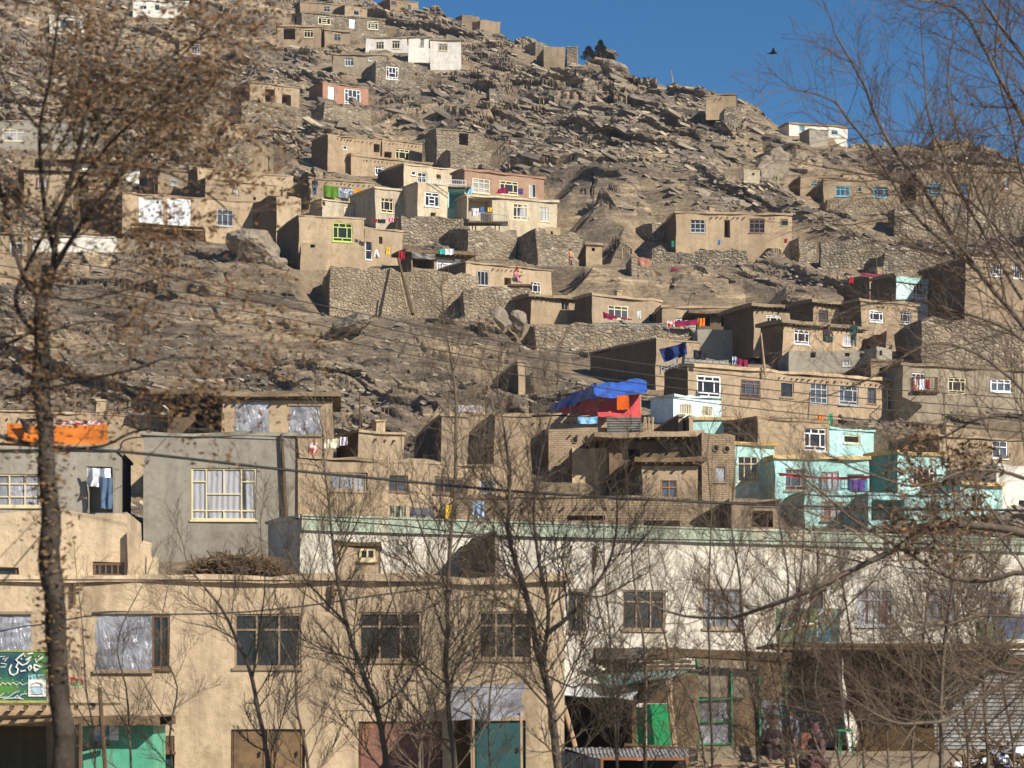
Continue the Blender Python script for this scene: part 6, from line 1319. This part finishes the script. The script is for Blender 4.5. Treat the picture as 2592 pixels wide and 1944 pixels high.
T('upright bare tree in front of the brown tarpaulin edge',[([(2384,2080),(2382,1944),(2386,1672),(2411,1482),(2420,1300),(2400,1150)],9,2.4),([(2386,1700),(2330,1560),(2290,1450)],4,1.4),([(2400,1560),(2470,1430),(2500,1300)],4,1.4),([(2384,1760),(2310,1690),(2240,1660)],3.5,1.2)],46,33,tl=1.9,every=.17)
T('bare tree with long rising stems near the right edge',[([(2510,2080),(2500,1900),(2490,1672),(2512,1482),(2500,1320)],7,2),([(2495,1750),(2570,1600),(2600,1450)],4,1.5),([(2490,1680),(2440,1560),(2430,1450)],3.5,1.3)],48,34,tl=1.75,every=.19)
T('small forked sapling among the firewood',[([(1765,2060),(1740,1944),(1722,1870),(1700,1800),(1690,1700)],3.5,1.2),([(1740,1944),(1790,1850),(1800,1780)],2.5,1.)],56,35,tl=1.2)
for i,(x,s,l) in enumerate([(330,41,'faint sapling in front of the left foil window'),(235,42,'thin sapling before the green kiosk'),(440,43,'wispy sapling right of the left foil window'),(1240,44,'wispy sapling in front of the teal door'),(2250,45,'wispy sapling before the brown tarpaulin'),(1060,46,'wispy sapling before the red shutter')]):
    rr=random.Random(s); T(l,[([(x+8,2060),(x+rr.uniform(-10,10),1860),(x+rr.uniform(-20,20),1740),(x+rr.uniform(-45,30),1620),(x+rr.uniform(-60,40),1480)],4.2,1.3),([(x,1850),(x-60,1760),(x-95,1680)],2.5,1.)],54+i*.4,s,tl=1.3,every=.34,twig='twig')
for i,(x,s,l,dx) in enumerate([(2185,71,'twiggy young tree before the left edge of the brown tarpaulin',-60),(2310,72,'twiggy young tree before the middle of the brown tarpaulin',50),(2450,73,'twiggy young tree before the far right corrugated front',-50),(2565,74,'twiggy young tree hard against the right edge',-80),(1990,75,'twiggy young tree rising behind the standing man',40),(1560,76,'twiggy young tree in front of the white tin awning',-30)]):
    T(l,[([(x+6,2080),(x,1900),(x+dx*.3,1740),(x+dx*.6,1580),(x+dx,1420),(x+dx*1.1,1300)],5.2,1.6),([(x,1880),(x-dx*.7,1740),(x-dx*1.3,1600)],3.2,1.1),([(x+dx*.4,1690),(x+dx*1.3,1560),(x+dx*2,1460)],3,1.)],47+i*.7,s,tl=1.6,every=.24,dn=1.05)
# the large tree on the right, its trunk just outside the picture
def clump(q): 
    px=HX+q.x/q.y*F; py=HY-(q.z-CZ)/q.y*F
    return py>1080 and py<1420 and px>2260
tree('large bare tree reaching in from the right edge with long crossing limbs',[
 ([(2820,2300),(2790,1944),(2740,1600),(2700,1300),(2680,1000),(2690,700),(2700,400),(2720,100)],40,16,.0),
 ([(2690,1000),(2592,830),(2440,640),(2330,470),(2262,380),(2216,294),(2190,222),(2151,152),(2113,85)],9,2.2,1.),([(2480,690),(2330,560),(2240,430),(2192,357),(2145,300),(2113,259),(2050,234),(1993,225)],6,1.8,1.),
 ([(2690,560),(2592,316),(2541,221),(2493,127),(2446,41),(2382,9),(2322,0)],8,2.2,1.1),([(2700,420),(2610,180),(2541,79),(2484,0),(2440,-60)],8,2.2,1.1),([(2590,760),(2470,560),(2400,420),(2352,300),(2338,150),(2330,30)],5.5,1.8,1.),
 ([(2690,800),(2560,620),(2440,500),(2320,470),(2180,440),(2070,420)],6,1.6,1.),([(2680,1100),(2560,960),(2440,880),(2330,880),(2200,960),(2100,1000)],6,1.8,1.),([(2680,950),(2560,840),(2420,790),(2300,760),(2160,780),(2060,840)],5.5,1.6,1.),
 ([(2690,1400),(2592,1353),(2480,1330),(2367,1334),(2290,1375),(2215,1419),(2098,1473),(1980,1522),(1892,1552),(1820,1566),(1730,1560),(1660,1535)],15,3,.8),([(2700,1500),(2592,1447),(2493,1470),(2398,1460),(2300,1400),(2180,1330),(2060,1230),(1980,1170)],10,2,.9),
 ([(2740,1640),(2592,1704),(2500,1760),(2430,1799),(2367,1827),(2272,1830),(2200,1800),(2150,1760)],11,2,.8),([(2680,1250),(2560,1200),(2450,1190),(2330,1230),(2200,1200),(2090,1150)],7,1.6,.9),
 ([(2700,1560),(2592,1560),(2470,1560),(2350,1600),(2250,1620)],7,1.8,1),([(2690,650),(2600,480),(2560,320),(2520,160),(2530,20)],6,2,1.1),([(2700,300),(2620,60),(2560,-60)],6,2,1.),([(2680,1150),(2590,1060),(2480,1060),(2380,1110),(2290,1100)],6,1.8,1),
 ([(2700,900),(2600,700),(2520,600),(2420,330),(2400,180),(2420,60)],5,1.8,.9)],
 40,51,tl=1.75,every=.19,lev=2,up=.03,twig='twigs',group=None,leafn=900,lsize=.055,lsel=clump,dn=.85,wander=.9,scatter=.12,name='bare_tree')
# conifers on the ridge
def conifer(label,px,py,D,h,w,seed):
    rr=random.Random(seed); b0=P(px,py,D); t=empty('conifer_tree',b0); tag(t,label,'tree','dark conifers on the ridge'); mb=MB(); mb.tube([(0,0,-.5),(0,0,h*.9)],[.16,.04],6); mb.build('trunk',M['bark'],t)
    V=[];FF=[]
    for k in range(2600):
        z=rr.random()**.8; r=w*(1-z)**.75*(.35+.65*rr.random())*(1+.22*math.sin(z*17+seed)+.15*rr.random()); a=rr.uniform(0,6.283); q=Vector((r*math.cos(a),r*math.sin(a),.2+z*h)); s=rr.uniform(.06,.14); u=Vector((math.cos(a),math.sin(a),.4+rr.gauss(0,.3))).normalized(); v=u.cross(Vector((rr.gauss(0,1),rr.gauss(0,1),rr.gauss(0,1)))).normalized()
        k0=len(V); V+=[q-v*s*.5,q+u*s*1.5,q+v*s*.5]; FF.append((k0,k0+1,k0+2))
    mobj('crown',V,FF,paint('dark_needles',(.022,.03,.018),.9,.3),t)
conifer('taller pointed dark conifer on the ridge beside the stone hut',1520,150,318,2.1,.95,61); conifer('shorter bushy dark conifer left of the pointed one on the ridge',1490,153,318,1.5,.9,62)
# bird
t=empty('flying_bird',P(1957,135,70)); tag(t,'small dark bird in flight against the blue sky','bird')
skin('body',[(Vector((0,0,0)),.05,.045),(Vector((.07,0,.01)),.03),(Vector((.10,0,.015)),.022),(Vector((.13,0,.01)),.006),(Vector((-.10,0,0)),.018),(Vector((-.17,0,.0)),.03,.008),(Vector((.01,-.10,.05)),.035,.01),(Vector((-.03,-.20,.10)),.02,.006),(Vector((.01,.10,.06)),.035,.01),(Vector((-.03,.20,.12)),.02,.006)],[(0,1),(1,2),(2,3),(0,4),(4,5),(0,6),(6,7),(0,8),(8,9)],paint('black_feathers',(.015,.015,.018),.6,.1),t)
# ---------------------------------------------------------------- cables
def cable(label,pts,r=.012,mat='wire',group='power cables crossing the picture'):
    import bisect
    V=[P(*p) for p in pts]; W=[]
    for i in range(len(V)-1):
        p0=V[max(i-1,0)];p1=V[i];p2=V[i+1];p3=V[min(i+2,len(V)-1)]
        for s in range(8): u=s/8; W.append(.5*((2*p1)+(p2-p0)*u+(2*p0-5*p1+4*p2-p3)*u*u+(3*p1-p0-3*p2+p3)*u**3))
    W.append(V[-1]); c=W[0]; mb=MB(); mb.tube([w-c for w in W],r,5); o=mb.build('power_cable',M[mat],None,smooth=True); o.location=c; tag(o,label,'cable',group)
cable('boldest black cable sagging from the leafy trunk down to the right edge',[(-200,1115,44),(120,1130,44),(364,1149,44.5),(700,1187,45),(1000,1216,46),(1330,1246,47),(1640,1264,48),(1960,1279,49),(2280,1287,50),(2800,1296,51)],.026)
cable('thin cable running level to the top of the grey cement house pipe',[(-200,1142,50),(130,1139,52),(292,1142,60),(364,1106,70),(720,1114,88)],.02)
cable('cable strung along the tan facade under the upper slot windows',[(-200,1469,63),(300,1468,64.3),(700,1470,64.6),(1100,1474,65.4),(1424,1480,66)],.018)
cable('cable following the lower edge of the mint cornice',[(740,1312,72),(1000,1330,71),(1260,1356,70),(1600,1364,70),(1960,1370,70),(2300,1376,70),(2750,1382,70)],.018)
cable('short cable along the mint cornice between centre trunks',[(1260,1331,71),(1400,1333,72),(1610,1338,76)],.01)
for i,(ya,l) in enumerate([((640,701,750,875,962,1010),'highest of the four thin parallel cables over the bare slope'),((672,735,772,902,988,1040),'second highest of the four thin parallel cables over the bare slope'),((700,762,802,928,1011,1066),'third of the four thin parallel cables over the bare slope'),((735,795,832,952,1040,1095),'lowest of the four thin parallel cables over the bare slope')]):
    xs=(0,421,700,1330,1960,2592); pts=[(x,y,62) for x,y in zip(xs,ya)]
    cable(l,[(-300,ya[0]-45,60)]+pts+[(2900,ya[-1]+42,62)],.012,'wirel')
cable('stray service wire slanting over the orange blanket wall',[(-200,1030,48),(0,1036,50),(200,1042,52),(494,1060,100)],.011,'wirel')
cable('service wire at the far right below the boldest cable',[(1900,1284,55),(2200,1291,52),(2592,1292,50),(2900,1290,50)],.012,'wirel')
cable('wire rising between the leafy trunk and the conifers slope, left edge',[(-200,575,58),(0,590,58),(140,610,58),(420,690,58),(620,760,60)],.009,'wirel')
# ---------------------------------------------------------------- camera, light, sky
cd=bpy.data.cameras.new('camera'); cam=bpy.data.objects.new('camera',cd); col.objects.link(cam); cam.location=(0,0,CZ); cam.rotation_euler=(math.pi/2,0,0)
cd.sensor_width=36; cd.lens=36*F/2592; cd.shift_x=0; cd.shift_y=(HY-972)/2592; cd.clip_start=.5; cd.clip_end=6000
cd.dof.use_dof=True; cd.dof.focus_distance=170; cd.dof.aperture_fstop=cd.lens/1000/.032
sc.camera=cam
EL,AZ=R(33),R(133) # azimuth clockwise from +Y (view direction): sun behind and to the right
sd=Vector((math.sin(AZ)*math.cos(EL),math.cos(AZ)*math.cos(EL),math.sin(EL)))
ld=bpy.data.lights.new('sun','SUN'); ld.energy=5.0; ld.angle=R(.55); ld.color=(1,.92,.80); lo=bpy.data.objects.new('sun',ld); col.objects.link(lo); lo.rotation_euler=sd.to_track_quat('Z','Y').to_euler()
w=bpy.data.worlds.new('World'); sc.world=w; w.use_nodes=True; nt=w.node_tree; bg=nt.nodes['Background']
sk=nt.nodes.new('ShaderNodeTexSky'); sk.sky_type='NISHITA'; sk.sun_disc=False; sk.sun_elevation=EL; sk.sun_rotation=AZ; sk.altitude=1800; sk.air_density=1.0; sk.dust_density=.1; sk.ozone_density=3.0
hs=nt.nodes.new('ShaderNodeHueSaturation'); hs.inputs['Saturation'].default_value=1.32; nt.links.new(sk.outputs[0],hs.inputs['Color']); nt.links.new(hs.outputs[0],bg.inputs['Color']); bg.inputs['Strength'].default_value=.065
sc.view_settings.view_transform='Standard'; sc.view_settings.look='None'; sc.view_settings.exposure=0.48; sc.view_settings.gamma=1
sc.cycles.max_bounces=5; sc.cycles.diffuse_bounces=2; sc.cycles.glossy_bounces=2

hz=bpy.data.materials.new('haze'); hz.use_nodes=True; nt=hz.node_tree; nt.nodes.clear(); pv=nt.nodes.new('ShaderNodeVolumePrincipled'); ou=nt.nodes.new('ShaderNodeOutputMaterial')
pv.inputs['Color'].default_value=(.80,.86,.95,1); pv.inputs['Density'].default_value=.0002; pv.inputs['Anisotropy'].default_value=.3; nt.links.new(pv.outputs[0],ou.inputs['Volume'])
mb=MB(); mb.box(-1550,-650,-1.2,1550,1850,122); o=mb.build('haze',hz); tag(o,'thin dusty air over the hillside','haze',kind='stuff')
sc.cycles.volume_bounces=0
